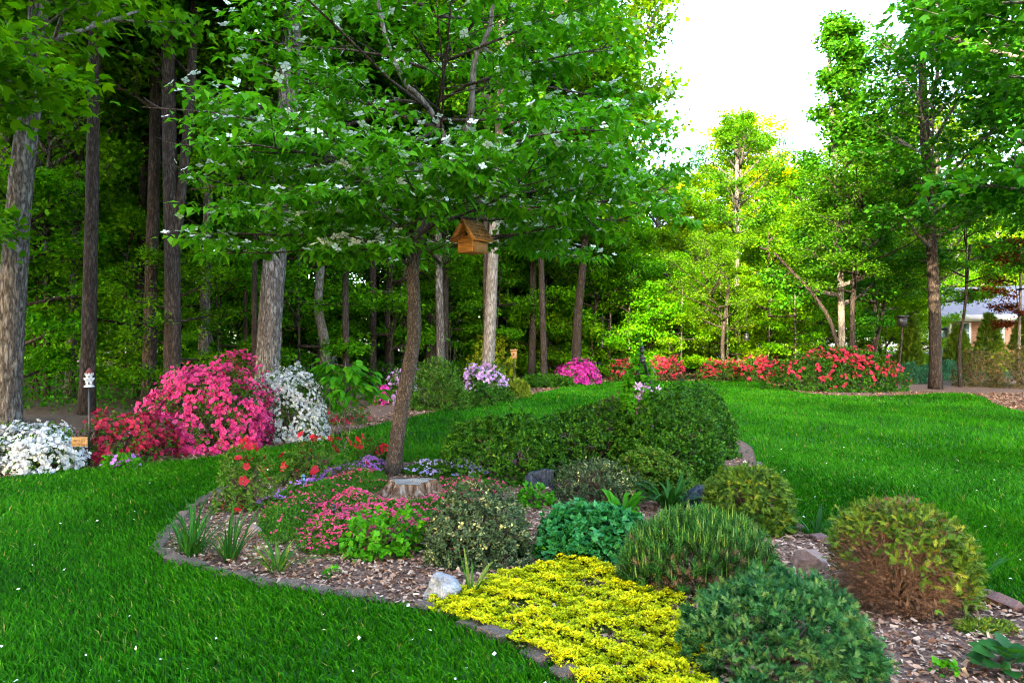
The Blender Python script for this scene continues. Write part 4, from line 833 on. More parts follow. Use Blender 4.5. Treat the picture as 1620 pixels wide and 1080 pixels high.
# dwarf pine
def pine():
    l, R = sh(1104, 952, 240, 822, .62); t = thing("dwarf_pine", "dwarf pine with upright green candles in front of the round arborvitae", "pine", (l[0], l[1], 0)); rng = np.random.default_rng(14)
    d = rand_unit(rng, 5200); d = d[d[:, 2] > -.25][:1500]; n = len(d); P = d * np.array(R) * (1 - .3 * rng.random(n) ** 2)[:, None]; P[:, 2] = np.maximum(P[:, 2] * .86 + .07, .05)
    low = d[:, 2] < .15
    ax = unit(d * .45 + [0, 0, .9] + rng.normal(size=(n, 3)) * .22); s = Soup(); keep = ~(low & (rng.random(n) < .55))
    s.add(SHOOT, P[keep], frames(ax[keep], rand_unit(rng, keep.sum())), rng.uniform(.06, .115, keep.sum()), np.clip(.5 + rng.normal(size=keep.sum()) * .24 + d[keep, 2] * .25, 0, 1))
    ob("foliage", s.mesh("foliage"), M_PINE, t, kind="stuff")
    w = Soup(); k = 1100; e = rand_unit(rng, k * 3); e = e[(e[:, 2] > -.5) & (e[:, 2] < .6)][:k]; k = len(e); B = e * np.array(R) * rng.uniform(.6, 1.0, (k, 1)); B[:, 2] = np.maximum(B[:, 2] * .8 + .09, .02); A = B * .5; A[:, 2] = np.maximum(B[:, 2] - .12, 0.01)
    w.add(STICK, A, frames(B - A, rand_unit(rng, k)), np.stack([np.full(k, .005), np.linalg.norm(B - A, axis=1), np.full(k, .005)], 1), .5)
    # dead needles below
    s2 = Soup(); q = rng.random(k) < .5; s2.add(SHOOT, B[q], frames(unit(e[q] + [0, 0, .3]), rand_unit(rng, q.sum())), rng.uniform(.05, .09, q.sum()), rng.random(q.sum()))
    top_ = d[:, 2] > .05; q = np.where(top_)[0][:420]; cs = Soup(); cs.add(STICK, P[q] + ax[q] * .05, frames(ax[q] * .4 + [0, 0, 1.0], rand_unit(rng, len(q))), np.stack([np.full(len(q), .010), rng.uniform(.05, .11, len(q)), np.full(len(q), .010)], 1), rng.random(len(q))); ob("candles", cs.mesh("candles"), leaf_mat("pine_candle", [(.05, .14, .012), (.10, .20, .02), (.20, .24, .05)], trans=.1), t, kind="stuff")
    ob("stems", w.mesh("stems"), M_TWIG, t); ob("dead_needles", s2.mesh("dead_needles"), M_THUJADRY, t, kind="stuff")
pine()
# blue green juniper in front
def juniper():
    t = thing("juniper", "dense blue green juniper beside the golden carpet", "juniper", (1.30, 3.38, 0)); rng = np.random.default_rng(15); R = np.array([.40, .36, .35]); l1 = lump_fn(rng, 16, .16, .10); l2 = lump_fn(rng, 60, .12, .02); lf = lambda q: l1(q) * l2(q)
    d = rand_unit(rng, 2000); d = d[d[:, 2] > -.3][:760]; n0 = len(d); per = 19; P = d * R * (lf(d) * (1 - .22 * rng.random(n0) ** 2.2))[:, None]; P[:, 2] = np.maximum(P[:, 2] * .88 + .075, .03)
    ct = np.repeat(rng.normal(size=n0) * .15, per); dd = np.repeat(unit(d + [0, 0, .5] + rand_unit(rng, n0) * .35), per, 0); P = np.repeat(P, per, 0); n = len(P); lev = rng.random(n)
    P = P + dd * ((lev - .5) * .07)[:, None] + rand_unit(rng, n) * .012; P[:, 2] = np.maximum(P[:, 2], .015)
    ax = unit(dd * .9 + rand_unit(rng, n) * .9); s = Soup(); s.add(SPRAY, P, frames(ax, rand_unit(rng, n)), rng.uniform(.027, .050, n), np.clip(.36 + ct + lev * .38 + rng.normal(size=n) * .12, 0, 1)); ob("foliage", s.mesh("foliage"), M_JUNI, t, kind="stuff")
    w = Soup()
    for i in range(40):
        q = d[i] * R * .8; w.raw(*tube([(q[0] * .1, q[1] * .1, 0), q * .5, (q[0], q[1], abs(q[2]))], [.012, .008, .003], 5), .5)
    ob("stems", w.mesh("stems"), M_TWIG, t)
juniper()
# golden stonecrop carpet
def carpet():
    t = thing("golden_stonecrop", "bright yellow carpet of stonecrop along the lawn edge", "stonecrop"); rng = np.random.default_rng(16)
    px = [(672, 968), (700, 948), (760, 930), (820, 912), (860, 900), (925, 893), (990, 912), (1000, 930), (1040, 948), (1080, 960), (1110, 1000), (1120, 1060), (1130, 1130), (990, 1160), (905, 1090), (860, 1052), (800, 1020), (730, 990)]
    poly = np.array([gp(*p) for p in px]); P = np.stack([rng.uniform(-.8, 1.1, 60000), rng.uniform(2.6, 5.0, 60000)], 1); P = P[inside(P, smooth_poly(poly, 120))]
    h = .055 + .030 * np.sin(P[:, 0] * 13 + 2 * np.sin(P[:, 1] * 9)) * np.sin(P[:, 1] * 15 + P[:, 0] * 5) + .018 * np.sin(P[:, 0] * 41) * np.sin(P[:, 1] * 47)
    thin = (np.sin(P[:, 0] * 7.3 + 1) * np.sin(P[:, 1] * 8.1 + .5)); keep = rng.random(len(P)) < np.where(thin > .72, .25, .95); P = P[keep][:12000]; h = h[keep][:12000]; n = len(P); per = 5
    Q = np.repeat(np.concatenate([P, np.maximum(h, .012)[:, None]], 1), per, 0); k = n * per; a = np.tile(np.arange(per) * 2.4, n) + rng.normal(size=k) * .4
    ax = unit(np.stack([np.cos(a), np.sin(a), rng.uniform(.15, 1.3, k)], 1)); s = Soup()
    tint = np.clip(np.repeat(.52 + rng.normal(size=n) * .14 + (h - .05) * 5.5, per) + rng.normal(size=k) * .1, 0, 1)
    s.add(LEAF, Q + rng.normal(size=(k, 3)) * .003, frames(ax, np.tile([0, 0, 1.0], (k, 1)) + rng.normal(size=(k, 3)) * .2), rng.uniform(.012, .024, k), tint)
    ob("foliage", s.mesh("foliage"), M_GOLD, t, kind="stuff")
    # green stems under the rosettes
    s = Soup(); s.add(STICK, np.concatenate([P, np.full((n, 1), .005)], 1), frames(np.tile([0, 0, 1.0], (n, 1)) + rng.normal(size=(n, 3)) * .3, rand_unit(rng, n)), np.stack([np.full(n, .004), np.maximum(h, .012), np.full(n, .004)], 1), .3)
    ob("stems", s.mesh("stems"), M_THUJA, t, kind="stuff")
carpet()
# creeping phlox mats
def phlox(label, px, nf, mat, seed, hgt=.10, fsz=.026, leafmat=None, dens=1.0, blue=0):
    rng = np.random.default_rng(seed); poly = smooth_poly(np.array([gp(*p) for p in px]), 90); c = poly.mean(0)
    t = thing("creeping_phlox", label, "phlox", (c[0], c[1], 0)); lo, hi = poly.min(0), poly.max(0)
    def dedge(P): return np.sqrt(((P[:, None] - poly[None]) ** 2).sum(2)).min(1)
    def hf(P):
        e = np.clip(dedge(P) / .22, 0, 1); return .02 + hgt * (e ** .6) * (.8 + .3 * np.sin(P[:, 0] * 7 + seed) * np.sin(P[:, 1] * 6)) + .015 * np.sin(P[:, 0] * 31) * np.sin(P[:, 1] * 29)
    area = (hi - lo).prod(); n = int(3000 * area * dens); P = rng.uniform(lo, hi, (n, 2)); P = P[inside(P, poly)]; n = len(P); h = np.maximum(hf(P), .015)
    per = 5; Q = np.repeat(np.concatenate([P, h[:, None]], 1), per, 0); Q[:, :2] -= c; k = len(Q)
    Q[:, 2] *= rng.uniform(.45, 1.0, k)
    s = Soup(); s.add(LEAFN, Q + rng.normal(size=(k, 3)) * [.012, .012, .004], frames(unit(rng.normal(size=(k, 3)) * .6 + [0, 0, 1.0]), rand_unit(rng, k)), rng.uniform(.02, .046, k), np.clip(.5 + np.repeat(rng.normal(size=n) * .18, per) + rng.normal(size=k) * .12, 0, 1))
    ob("foliage", s.mesh("foliage"), leafmat or M_PHLOXLEAF, t, kind="stuff")
    cc = rng.uniform(lo, hi, (nf, 2)); cc = cc[inside(cc, poly)]; dn = np.sin(cc[:, 0] * 4.1 + seed) * np.sin(cc[:, 1] * 4.7) + rng.normal(size=len(cc)) * .5; cc = cc[dn > -.35]; cl = 4
    Fp = np.repeat(cc, cl, 0) + rng.normal(size=(len(cc) * cl, 2)) * .022; Fz = np.maximum(hf(Fp), .02) + rng.uniform(.012, .04, len(Fp)); k = len(Fp)
    z = unit(rng.normal(size=(k, 3)) * .4 + [0, -.35, 1.0]); s = Soup()
    s.add(FLOWER5, np.concatenate([Fp - c, Fz[:, None]], 1), frames(unit(np.cross(z, rand_unit(rng, k))), z), rng.uniform(.6, 1.1, k) * fsz * .55, np.clip(.5 + rng.normal(size=k) * .25, 0, 1))
    ob("blossoms", s.mesh("blossoms"), mat, t, kind="stuff")
M_PHLOXLEAF = leaf_mat("phlox_leaf", [(.022, .085, .006), (.045, .15, .009), (.085, .21, .015)], trans=.3, rough=.5)
phlox("pink flowering phlox mat spreading in front of the old stump", [(470, 860), (500, 815), (560, 790), (600, 800), (640, 804), (700, 800), (745, 796), (740, 815), (690, 840), (655, 868), (600, 885), (540, 885), (490, 880)], 1150, M_PHLOX, 31, .13, .023)
phlox("mostly green phlox mat left of the stump", [(408, 850), (420, 815), (470, 785), (540, 758), (600, 752), (612, 780), (560, 790), (510, 815), (480, 850), (440, 868)], 330, M_PHLOX, 32, .12, .022)
phlox("violet phlox band between the red azaleas and the green mat", [(408, 806), (440, 790), (500, 762), (560, 742), (612, 740), (606, 752), (540, 758), (470, 785), (430, 806)], 900, M_PURP, 33, .13, .032)
phlox("pale blue phlox strip behind the stump", [(640, 752), (660, 742), (720, 742), (770, 752), (750, 766), (690, 758)], 420, PET("blue_phlox_petal", [(.35, .32, .62), (.48, .42, .72), (.62, .55, .8)]), 34, .12, .032)
phlox("phlox with few pink flowers right of the stump", [(690, 775), (700, 762), (750, 766), (800, 772), (780, 785), (740, 790)], 110, M_PHLOX, 35, .09)
# red azaleas of the island
l, R = sh(388, 812, 88, 708, .8); shrub("azalea_bush", "loose red flowered azalea behind the left strap leaved clump", "azalea", l, R, 420, 8, LEAF, .034, M_AZLEAF, 241, dict(n=9, size=.075, mat=M_RED, cluster=2, parts=40, zmin=.0), lump=.4, shell=.5, tint0=.6)
l, R = sh(492, 768, 104, 698, .7); shrub("azalea_bush", "red flowered azalea beside the violet phlox", "azalea", l, R, 480, 8, LEAF, .034, M_AZLEAF, 242, dict(n=18, size=.072, mat=M_RED, cluster=2, parts=60, zmin=.0), lump=.4, shell=.5)
l, R = sh(592, 742, 50, 700, .7); shrub("azalea_bush", "small sparse red azalea tucked behind the dogwood trunk", "azalea", l, R, 170, 7, LEAF, .034, M_AZLEAF, 243, dict(n=4, size=.09, mat=M_RED, cluster=2, parts=10), lump=.4)
# columbine, bright leaves
x, y = gp(600, 882); shrub("columbine", "lime green leafy columbine at the front of the pink phlox", "perennial", (x, y + .1), (.27, .2, .30), 130, 6, LEAFW, .055, M_BRIGHT, 251, None, lump=.4, up=.8, nm_up=1.2, zmin=-.1)
x, y = gp(848, 800); shrub("leafy_perennial", "small bright green leafy plant by the slate rock", "perennial", (x, y), (.16, .14, .18), 60, 6, LEAFW, .05, M_BRIGHT, 252, None, lump=.3, up=.8, nm_up=1.2)
x, y = gp(862, 884); shrub("leafy_perennial", "tiny seedling on the mulch beside the stonecrop", "perennial", (x, y), (.07, .06, .09), 16, 6, LEAFW, .04, M_BRIGHT, 253, None, up=.8, twigs=4, stems=3)
x, y = gp(527, 912); shrub("leafy_perennial", "tiny pale seedling on the bare mulch by the edging", "perennial", (x, y), (.05, .05, .06), 10, 5, LEAFW, .035, M_BRIGHT, 254, None, up=.8, twigs=4, stems=3)
x, y = gp(1496, 1070); shrub("leafy_perennial", "small sprout beside the broad leaved hosta", "perennial", (x, y), (.05, .05, .06), 8, 4, LEAFW, .045, M_BRIGHT, 255, None, up=.8, twigs=4, stems=3)
x, y = gp(1560, 1000); shrub("moss_clump", "low mossy tuft on the mulch near the lawn corner", "moss", (x, y), (.16, .07, .05), 160, 6, LEAFN, .03, M_THUJA, 256, None, up=.8, twigs=4, stems=3)

# ------------------------------------------------------------------ strap-leaved plants, every blade a piece
def blade_mesh(L, w, bend, seg=7, fold=.25, tint=.5, broad=.35):
    V = []; T = []; t = []
    for i in range(seg + 1):
        u = i / seg; ang = PI / 2 - bend * u ** 1.4; 
        if i == 0: p = np.array([0.0, 0, 0])
        else: p = p + np.array([0, math.cos(ang), math.sin(ang)]) * L / seg
        ww = w * (math.sin(PI * min(1, (u * (1 - broad) + broad) )) ** .7 if u < 1 else 0) * .5 + (.0003 if u == 1 else 0)
        if u < broad: ww = w * .5 * (.7 + .3 * u / broad)
        else: ww = w * .5 * max(.02, 1 - ((u - broad) / (1 - broad)) ** 2.2)
        nz = np.array([0, -math.sin(ang), math.cos(ang)]) * ww * fold
        V += [p + [-ww, 0, 0] + nz, p, p + [ww, 0, 0] + nz]; t += [tint] * 3
        if i:
            a = (i - 1) * 3
            for q in (0, 1): T += [(a + q, a + q + 1, a + q + 4), (a + q, a + q + 4, a + q + 3)]
    return mesh_np("blade", V, T, t, True)
def clump(name, label, cat, pos, n, L, w, mat, seed, spread=.06, bend=(.3, 1.5), broad=.3, fold=.25, tilt=.5, tint=(.3, .7), pname="blade", tmin=.02):
    rng = random.Random(seed); t = thing(name, label, cat, (pos[0], pos[1], 0))
    ms = [blade_mesh(L * rng.uniform(.7, 1.15), w * rng.uniform(.8, 1.15), rng.uniform(*bend), 7, fold, rng.uniform(*tint), broad) for _ in range(7)]
    for i in range(n):
        o = ob(pname, ms[i % 7], mat, t); a = rng.uniform(0, 2 * PI); r = spread * math.sqrt(rng.random())
        o.location = (r * math.cos(a), r * math.sin(a), .005); o.rotation_euler = (-rng.uniform(tmin, tilt), rng.uniform(-.12, .12), a - PI / 2 + rng.uniform(-.5, .5)); s = rng.uniform(.75, 1.15); o.scale = (s, s, s)
    return t
clump("daffodil_clump", "tall strap leaved clump at the tip of the island bed", "bulb plant", gp(300, 880), 60, .44, .017, M_BLADE, 1, .12, (.4, 1.3), tilt=.55)
clump("daffodil_clump", "narrow strap leaved clump between two daffodil clumps on the edging", "bulb plant", gp(362, 888), 34, .40, .016, M_BLADE, 2, .07, (.4, 1.3), tilt=.5)
clump("daffodil_clump", "low splayed strap leaved clump with yellowing tips by the edging", "bulb plant", gp(440, 905), 36, .34, .019, M_BLADE, 3, .07, (.6, 1.6), tilt=.8, tint=(.4, .95))
clump("daffodil_clump", "strap leaved clump rising behind the bed tip beside the lawn", "bulb plant", gp(306, 842), 16, .38, .018, M_BLADE, 4, .10, (.4, 1.2), tilt=.5, tint=(.2, .5))
clump("iris_clump", "few upright iris blades between white rock and golden carpet", "iris", gp(748, 948), 8, .30, .022, M_BLADE, 5, .03, (.15, 1.5), tilt=.45, tint=(.45, .85))
clump("daylily_clump", "arching green daylily between slate rock and mounded azalea", "daylily", gp(1062, 806), 46, .46, .034, M_BLADE, 6, .10, (.9, 1.9), tilt=.7, tint=(.25, .6))
clump("hosta_clump", "broad leaved plant behind the blue green stonecrop", "hosta", gp(985, 812), 20, .30, .065, M_BRIGHT, 7, .10, (.9, 1.8), .45, .2, .8, pname="leaf")
clump("daylily_clump", "dark arching strap leaves behind the round arborvitae by the edging", "daylily", gp(1292, 850), 16, .34, .024, M_BLADE, 8, .06, (.9, 1.8), tilt=.8, tint=(.1, .4))
clump("daylily_clump", "strap leaves against the lawn right of the half bare arborvitae", "daylily", gp(1546, 925), 14, .36, .022, M_BLADE, 9, .05, (.4, 1.6), tilt=.7, tint=(.2, .5))
def hosta():
    x, y = gp(1592, 1066); t = thing("hosta_clump", "dark broad leaved hosta on the mulch before the half bare arborvitae", "hosta", (x, y, 0)); rng = np.random.default_rng(19); n = 26; HOS = (DROOP[0] * [1.55, 1, .8], DROOP[1])
    a = np.arange(n) * 2.4; lev = np.arange(n) / n; P = np.stack([np.cos(a) * (.10 - .08 * lev), np.sin(a) * (.09 - .07 * lev), .02 + .10 * lev], 1); Fr = frames(np.stack([np.cos(a), np.sin(a), .25 + .7 * lev], 1) + rng.normal(size=(n, 3)) * .15, np.tile([0, 0, 1.0], (n, 1)) + rng.normal(size=(n, 3)) * .2); S = rng.uniform(.085, .125, n)
    m = leaf_mat("hosta_leaf", [(.006, .042, .004), (.012, .075, .007), (.024, .11, .012)], trans=.2, spec=.12)
    place_many("leaf", [leaf_object_mesh("leaf", HOS, v) for v in (.25, .5, .75)], m, t, P, Fr, S, range(n)); solid("crown", [cyl(0, 0, 0, .06, .03, .015, 8)], m, t)
hosta()
for i, (px, py) in enumerate(((1435, 590), (1465, 588), (1500, 590), (1520, 594))):
    clump("ornamental_grass", ["grassy tuft beside the largest coral azalea", "grassy tuft by the dark low shrub", "grassy tuft before the shade tree trunk", "grassy tuft before the rusty shrub"][i], "grass tuft", gp(px, py + 12), 40, .6, .02, M_GRASSY, 20 + i, .3, (.4, 1.6), tilt=.6)

# ------------------------------------------------------------------ stump, rocks and edging
def stump():
    x, y = gp(650, 782); t = thing("tree_stump", "weathered grey sawn stump with flaring roots at the dogwood's foot", "stump", (x, y, 0)); rng = np.random.default_rng(3)
    n = 64; a = np.arange(n) / n * 2 * PI; lob = 1 + .10 * np.sin(3 * a + 1) + .07 * np.sin(5 * a + .5) + .035 * np.sin(11 * a); rib = .5 + .5 * np.sin(9 * a + 1.2 * np.sin(2 * a)); H = .145
    rings = []; root = np.exp(-((np.angle(np.exp(1j * (a - PI * 1.08)))) / .42) ** 2)
    for z, r, rb in ((-.01, .40, .10), (.025, .37, .10), (.055, .325, .075), (.085, .295, .060), (.12, .28, .045), (H, .272, .028)):
        r *= .68; rr = r * lob + rb * .8 * (rib - .5) * 1.6 + root * .16 * (1 - z / H) ** 1.5; rings.append(np.stack([np.cos(a) * rr * 1.12, np.sin(a) * rr * .9, np.full(n, z) + (0 if z < .1 else .012 * np.sin(2 * a + 1))], 1))
    V = np.concatenate(rings); T = []
    for i in range(5):
        for j in range(n): p = i * n + j; q = i * n + (j + 1) % n; T += [(p, q, q + n), (p, q + n, p + n)]
    ob("bark", mesh_np("bark", V, T, None, True), bark_mat("stump_wood", (.05, .022, .010), (.17, .10, .06), (.34, .29, .24), sx=16, sz=3, bump=1.0), t)
    V2 = [rings[-1] * [f, f, 1] + [0, 0, .0015 + .006 * (1 - f) * np.sin(9 * f)] for f in (.995, .8, .6, .4, .2, .05)]; V2 = np.concatenate(V2); T = []
    V2[:, 2] += np.repeat(rng.normal(size=6) * .0006, n)
    for i in range(5):
        for j in range(n): p = i * n + j; q = i * n + (j + 1) % n; T += [(p, q, q + n), (p, q + n, p + n)]
    T += [(5 * n, 5 * n + j, 5 * n + j + 1) for j in range(1, n - 1)]
    m, nn, l_, b, out = nt("sawn_wood"); tc = nn.new("ShaderNodeTexCoord"); wv = nn.new("ShaderNodeTexWave"); wv.wave_type = 'RINGS'; wv.rings_direction = 'Z'; wv.inputs["Scale"].default_value = 14; wv.inputs["Distortion"].default_value = 3; wv.inputs["Detail"].default_value = 4
    l_.new(tc.outputs["Object"], wv.inputs[0]); nz = nn.new("ShaderNodeTexNoise"); nz.inputs["Scale"].default_value = 5; nz.inputs["Detail"].default_value = 8; l_.new(tc.outputs["Object"], nz.inputs[0])
    r1 = ramp(nn, [(.3, (.13, .12, .11)), (.55, (.25, .235, .215)), (.75, (.33, .20, .10))]); l_.new(nz.outputs[0], r1.inputs[0]); mx = nn.new("ShaderNodeMix"); mx.data_type = 'RGBA'; mx.blend_type = 'MULTIPLY'; mx.inputs[0].default_value = .45
    l_.new(r1.outputs[0], mx.inputs[6]); l_.new(wv.outputs[0], mx.inputs[7]); l_.new(mx.outputs[2], b.inputs["Base Color"]); b.inputs["Roughness"].default_value = .85
    bp = nn.new("ShaderNodeBump"); bp.inputs["Distance"].default_value = .01; bp.inputs["Strength"].default_value = .7; l_.new(nz.outputs[0], bp.inputs["Height"]); l_.new(bp.outputs[0], b.inputs["Normal"])
    ob("sawn_top", mesh_np("sawn_top", V2, T, None, True), m, t)
    s = Soup()
    for k in range(3):
        q = rng.uniform(-.1, .1, 2); P = np.array([[q[0] + .08, q[1], H]]); s.add(LEAFW, P + rng.normal(size=(4, 3)) * [.03, .03, .01], frames(rand_unit(rng, 4) + [0, 0, .6], np.tile([0, 0, 1.0], (4, 1))), .05, .6)
stump()
import bmesh
def rock(name, label, pos, size, mat, seed, ang=1.0, sub=4, rot=0.0, tilt=0.0, cat="rock", flatten=.0, facets=9):
    rng = np.random.default_rng(seed); bm = bmesh.new(); bmesh.ops.create_icosphere(bm, subdivisions=sub, radius=1)
    V = np.array([v.co[:] for v in bm.verts]); d = unit(V); Nn = unit(rand_unit(rng, facets) + [0, 0, .15]); off = rng.uniform(.62, .95, facets)
    r = np.ones(len(d)) * 1.05
    for nn, o in zip(Nn, off):
        c = d @ nn; r = np.where(c > .15, np.minimum(r, o / np.maximum(c, .15)), r)
    B = rand_unit(rng, 40); A = rng.normal(size=40) * .05 * ang; r = r * (1 + (A[None] * np.exp(-(1 - d @ B.T) / .02)).sum(1)) + rng.normal(size=len(d)) * .006
    V = d * r[:, None] * np.array(size)
    c, s_ = math.cos(tilt), math.sin(tilt); V = V @ np.array([[c, 0, -s_], [0, 1, 0], [s_, 0, c]]).T
    for v, q in zip(bm.verts, V): v.co = q
    me = bpy.data.meshes.new(name); bm.to_mesh(me); bm.free(); me.shade_smooth() if ang < .5 else None
    o = ob(name, me, mat, None); o.location = (pos[0], pos[1], size[2] * .52); o.rotation_euler = (0, 0, rot); tag(o, label, cat); return o
M_ROCKW = noise_mat("white_rock", [(.06, .065, .075), (.14, .15, .165), (.22, .235, .25), (.32, .33, .34)], scale=9, detail=9, bump=1.0, bscale=18, dist=.03)
M_ROCKP = noise_mat("pink_rock", [(.15, .085, .065), (.22, .14, .11), (.30, .21, .175)], scale=5, detail=9, bump=.6, bscale=22, dist=.02)
M_SLATE = noise_mat("slate", [(.010, .014, .022), (.022, .030, .044), (.055, .068, .088)], scale=5, detail=9, rough=.55, bump=.7, bscale=9, stretch=(7, 7, 1.2), spec=.3)
M_STONE = noise_mat("edging_stone", [(.06, .042, .032), (.13, .094, .072), (.22, .165, .13)], scale=12, detail=9, bump=.8, bscale=30)
M_BRICK = noise_mat("edging_brick", [(.10, .050, .042), (.17, .095, .08), (.25, .16, .14)], scale=14, detail=8, bump=.8, bscale=40)
def rpx(px, py, w): x, y = gp(px, py); return (x, y + w * y / F * .3), w * y / F / 2
p, r = rpx(697, 957, 60); rock("white_rock", "pale grey craggy rock at the end of the golden carpet", p, (r, r * .8, r * .95), M_ROCKW, 51, 1.6, 5)
p, r = rpx(1285, 908, 56); rock("boulder", "smooth pinkish boulder beside the half bare arborvitae", p, (r, r * .85, r * .98), M_ROCKP, 52, .5, 5, facets=12)
def slab_rock(label, px, foot, thick, seed):
    rng = np.random.default_rng(seed); x, y = gp(*foot); o2 = np.array([at(a, b, y) for a, b in px]) - [x, y, 0]; n = len(o2); bm = bmesh.new()
    f = [bm.verts.new((v[0], rng.uniform(-.02, .02), max(v[2], -.03))) for v in o2]; bk = [bm.verts.new((v[0] * .9 + .02, thick + rng.uniform(-.03, .03), max(v[2], -.03) * .88)) for v in o2]
    bm.faces.new(f); bm.faces.new(bk[::-1])
    for k in range(n): bm.faces.new((f[k], bk[k], bk[(k + 1) % n], f[(k + 1) % n]))
    bmesh.ops.recalc_face_normals(bm, faces=bm.faces); bmesh.ops.bevel(bm, geom=list(bm.edges), offset=.012, segments=1, affect='EDGES'); bmesh.ops.triangulate(bm, faces=bm.faces); bmesh.ops.subdivide_edges(bm, edges=list(bm.edges), cuts=2, use_grid_fill=True)
    for v in bm.verts: v.co += Vector(rng.normal(size=3) * .0035)
    me = bpy.data.meshes.new("slate_rock"); bm.to_mesh(me); bm.free(); o = ob("slate_rock", me, M_SLATE); o.location = (x, y, 0); tag(o, label, "rock")
slab_rock("dark blue slate slab leaning by the variegated shrub", [(832, 779), (829, 757), (836, 748), (862, 743), (877, 744), (874, 778)], (852, 776), .22, 53)
slab_rock("dark blue slate hump beside the round green arborvitae", [(1080, 809), (1084, 793), (1096, 778), (1110, 771), (1124, 770), (1128, 809)], (1106, 806), .2, 54)
p, r = rpx(1012, 955, 50); rock("slate_rock", "low dark slate half buried under the dwarf pine", p, (r * .8, r * .6, r * .42), M_SLATE, 55, .4, 4, .3)
p, r = rpx(400, 852, 22); rock("field_stone", "small round pale stone at the phlox edge behind the strap leaves", p, (r * 1.1, r, r * 1.5), M_ROCKP, 56, .3, 3)
def edging():
    t = thing("bed_edging", "low border of grey brown stones and bricks round the island bed", "edging"); rng = random.Random(6); P = smooth_poly(ISLAND, 4000); d = np.concatenate([[0], np.cumsum(np.linalg.norm(np.diff(P, axis=0), axis=1))])
    ms = []
    for k in range(8):
        bm = bmesh.new(); bmesh.ops.create_cube(bm, size=1.0); bmesh.ops.bevel(bm, geom=list(bm.edges), offset=.16, segments=2, profile=.6, affect='EDGES')
        for v in bm.verts: v.co += Vector((rng.uniform(-.05, .05), rng.uniform(-.06, .06), rng.uniform(-.05, .05)))
        me = bpy.data.meshes.new("stone"); bm.to_mesh(me); bm.free(); me.materials.append(M_STONE if k < 5 else M_BRICK); ms.append(me)
    u = 0.0; L = d[-1]
    while u < L - .1:
        w = rng.uniform(.10, .23); x = float(np.interp(u + w / 2, d, P[:, 0])); y = float(np.interp(u + w / 2, d, P[:, 1])); x2 = float(np.interp(min(L, u + w), d, P[:, 0])); y2 = float(np.interp(min(L, u + w), d, P[:, 1])); x1 = float(np.interp(u, d, P[:, 0])); y1 = float(np.interp(u, d, P[:, 1]))
        right = x > 2.2 and y < 7; u += w + rng.uniform(.004, .05)
        if (y > 7.4 and x < 2.9) or y > 9 or rng.random() < .10: continue
        o = ob("brick" if right else "stone", ms[rng.randrange(5, 8) if right else rng.randrange(0, 5)], None, t); h = rng.uniform(.075, .105) if right else rng.uniform(.055, .085)
        o.location = (x + rng.uniform(-.02, .02), y + rng.uniform(-.02, .02), h * rng.uniform(-.04, .18)); o.rotation_euler = (rng.uniform(-.2, .2), rng.uniform(-.16, .16), math.atan2(y2 - y1, x2 - x1) + rng.uniform(-.22, .22)); o.scale = (w, rng.uniform(.09, .12), h)
edging()
# bare sapling by the red azaleas
def bare():
    x, y = gp(548, 752); t = thing("bare_sapling", "thin pale leafless sapling beside the red azalea", "sapling", (x, y, 0)); w = Soup(); q = lambda px, py: np.array(at(px, py, y)) - [x, y, 0]
    w.raw(*tube(spline([(0, 0, 0), q(547, 722), q(545, 705), q(552, 690), q(554, 672)], 10), np.linspace(.008, .003, 10), 6), .5); w.raw(*tube(spline([q(545, 705), q(538, 680), q(530, 660)], 6), np.linspace(.005, .002, 6), 5), .5); w.raw(*tube(spline([q(547, 725), q(537, 700), q(534, 678), q(545, 650)], 6), np.linspace(.004, .002, 6), 5), .5)
    ob("stem", w.mesh("stem", True), M_BARK_PALE, t)
bare()
# path lights
M_BLACK = flat_mat("black_metal", (.012, .012, .013), .45, .4)
M_STEELB = flat_mat("blue_steel", (.10, .20, .28), .35, .5, .6)
def stake(label, px, py, h, mat):
    x, y = gp(px, py); t = thing("path_light", label, "light", (x, y, 0))
    solid("stake", [cyl(0, 0, 0, h * .62, .006, .006, 8)], mat, t); solid("lamp_housing", [cyl(0, 0, h * .62, h * .9, .016, .02, 12), cyl(0, 0, h * .9, h, .03, .012, 12)], mat, t)
stake("slim blue grey path light by the red azalea", 480, 787, .24, M_STEELB); stake("small black path light among the pink phlox", 527, 838, .22, M_BLACK)

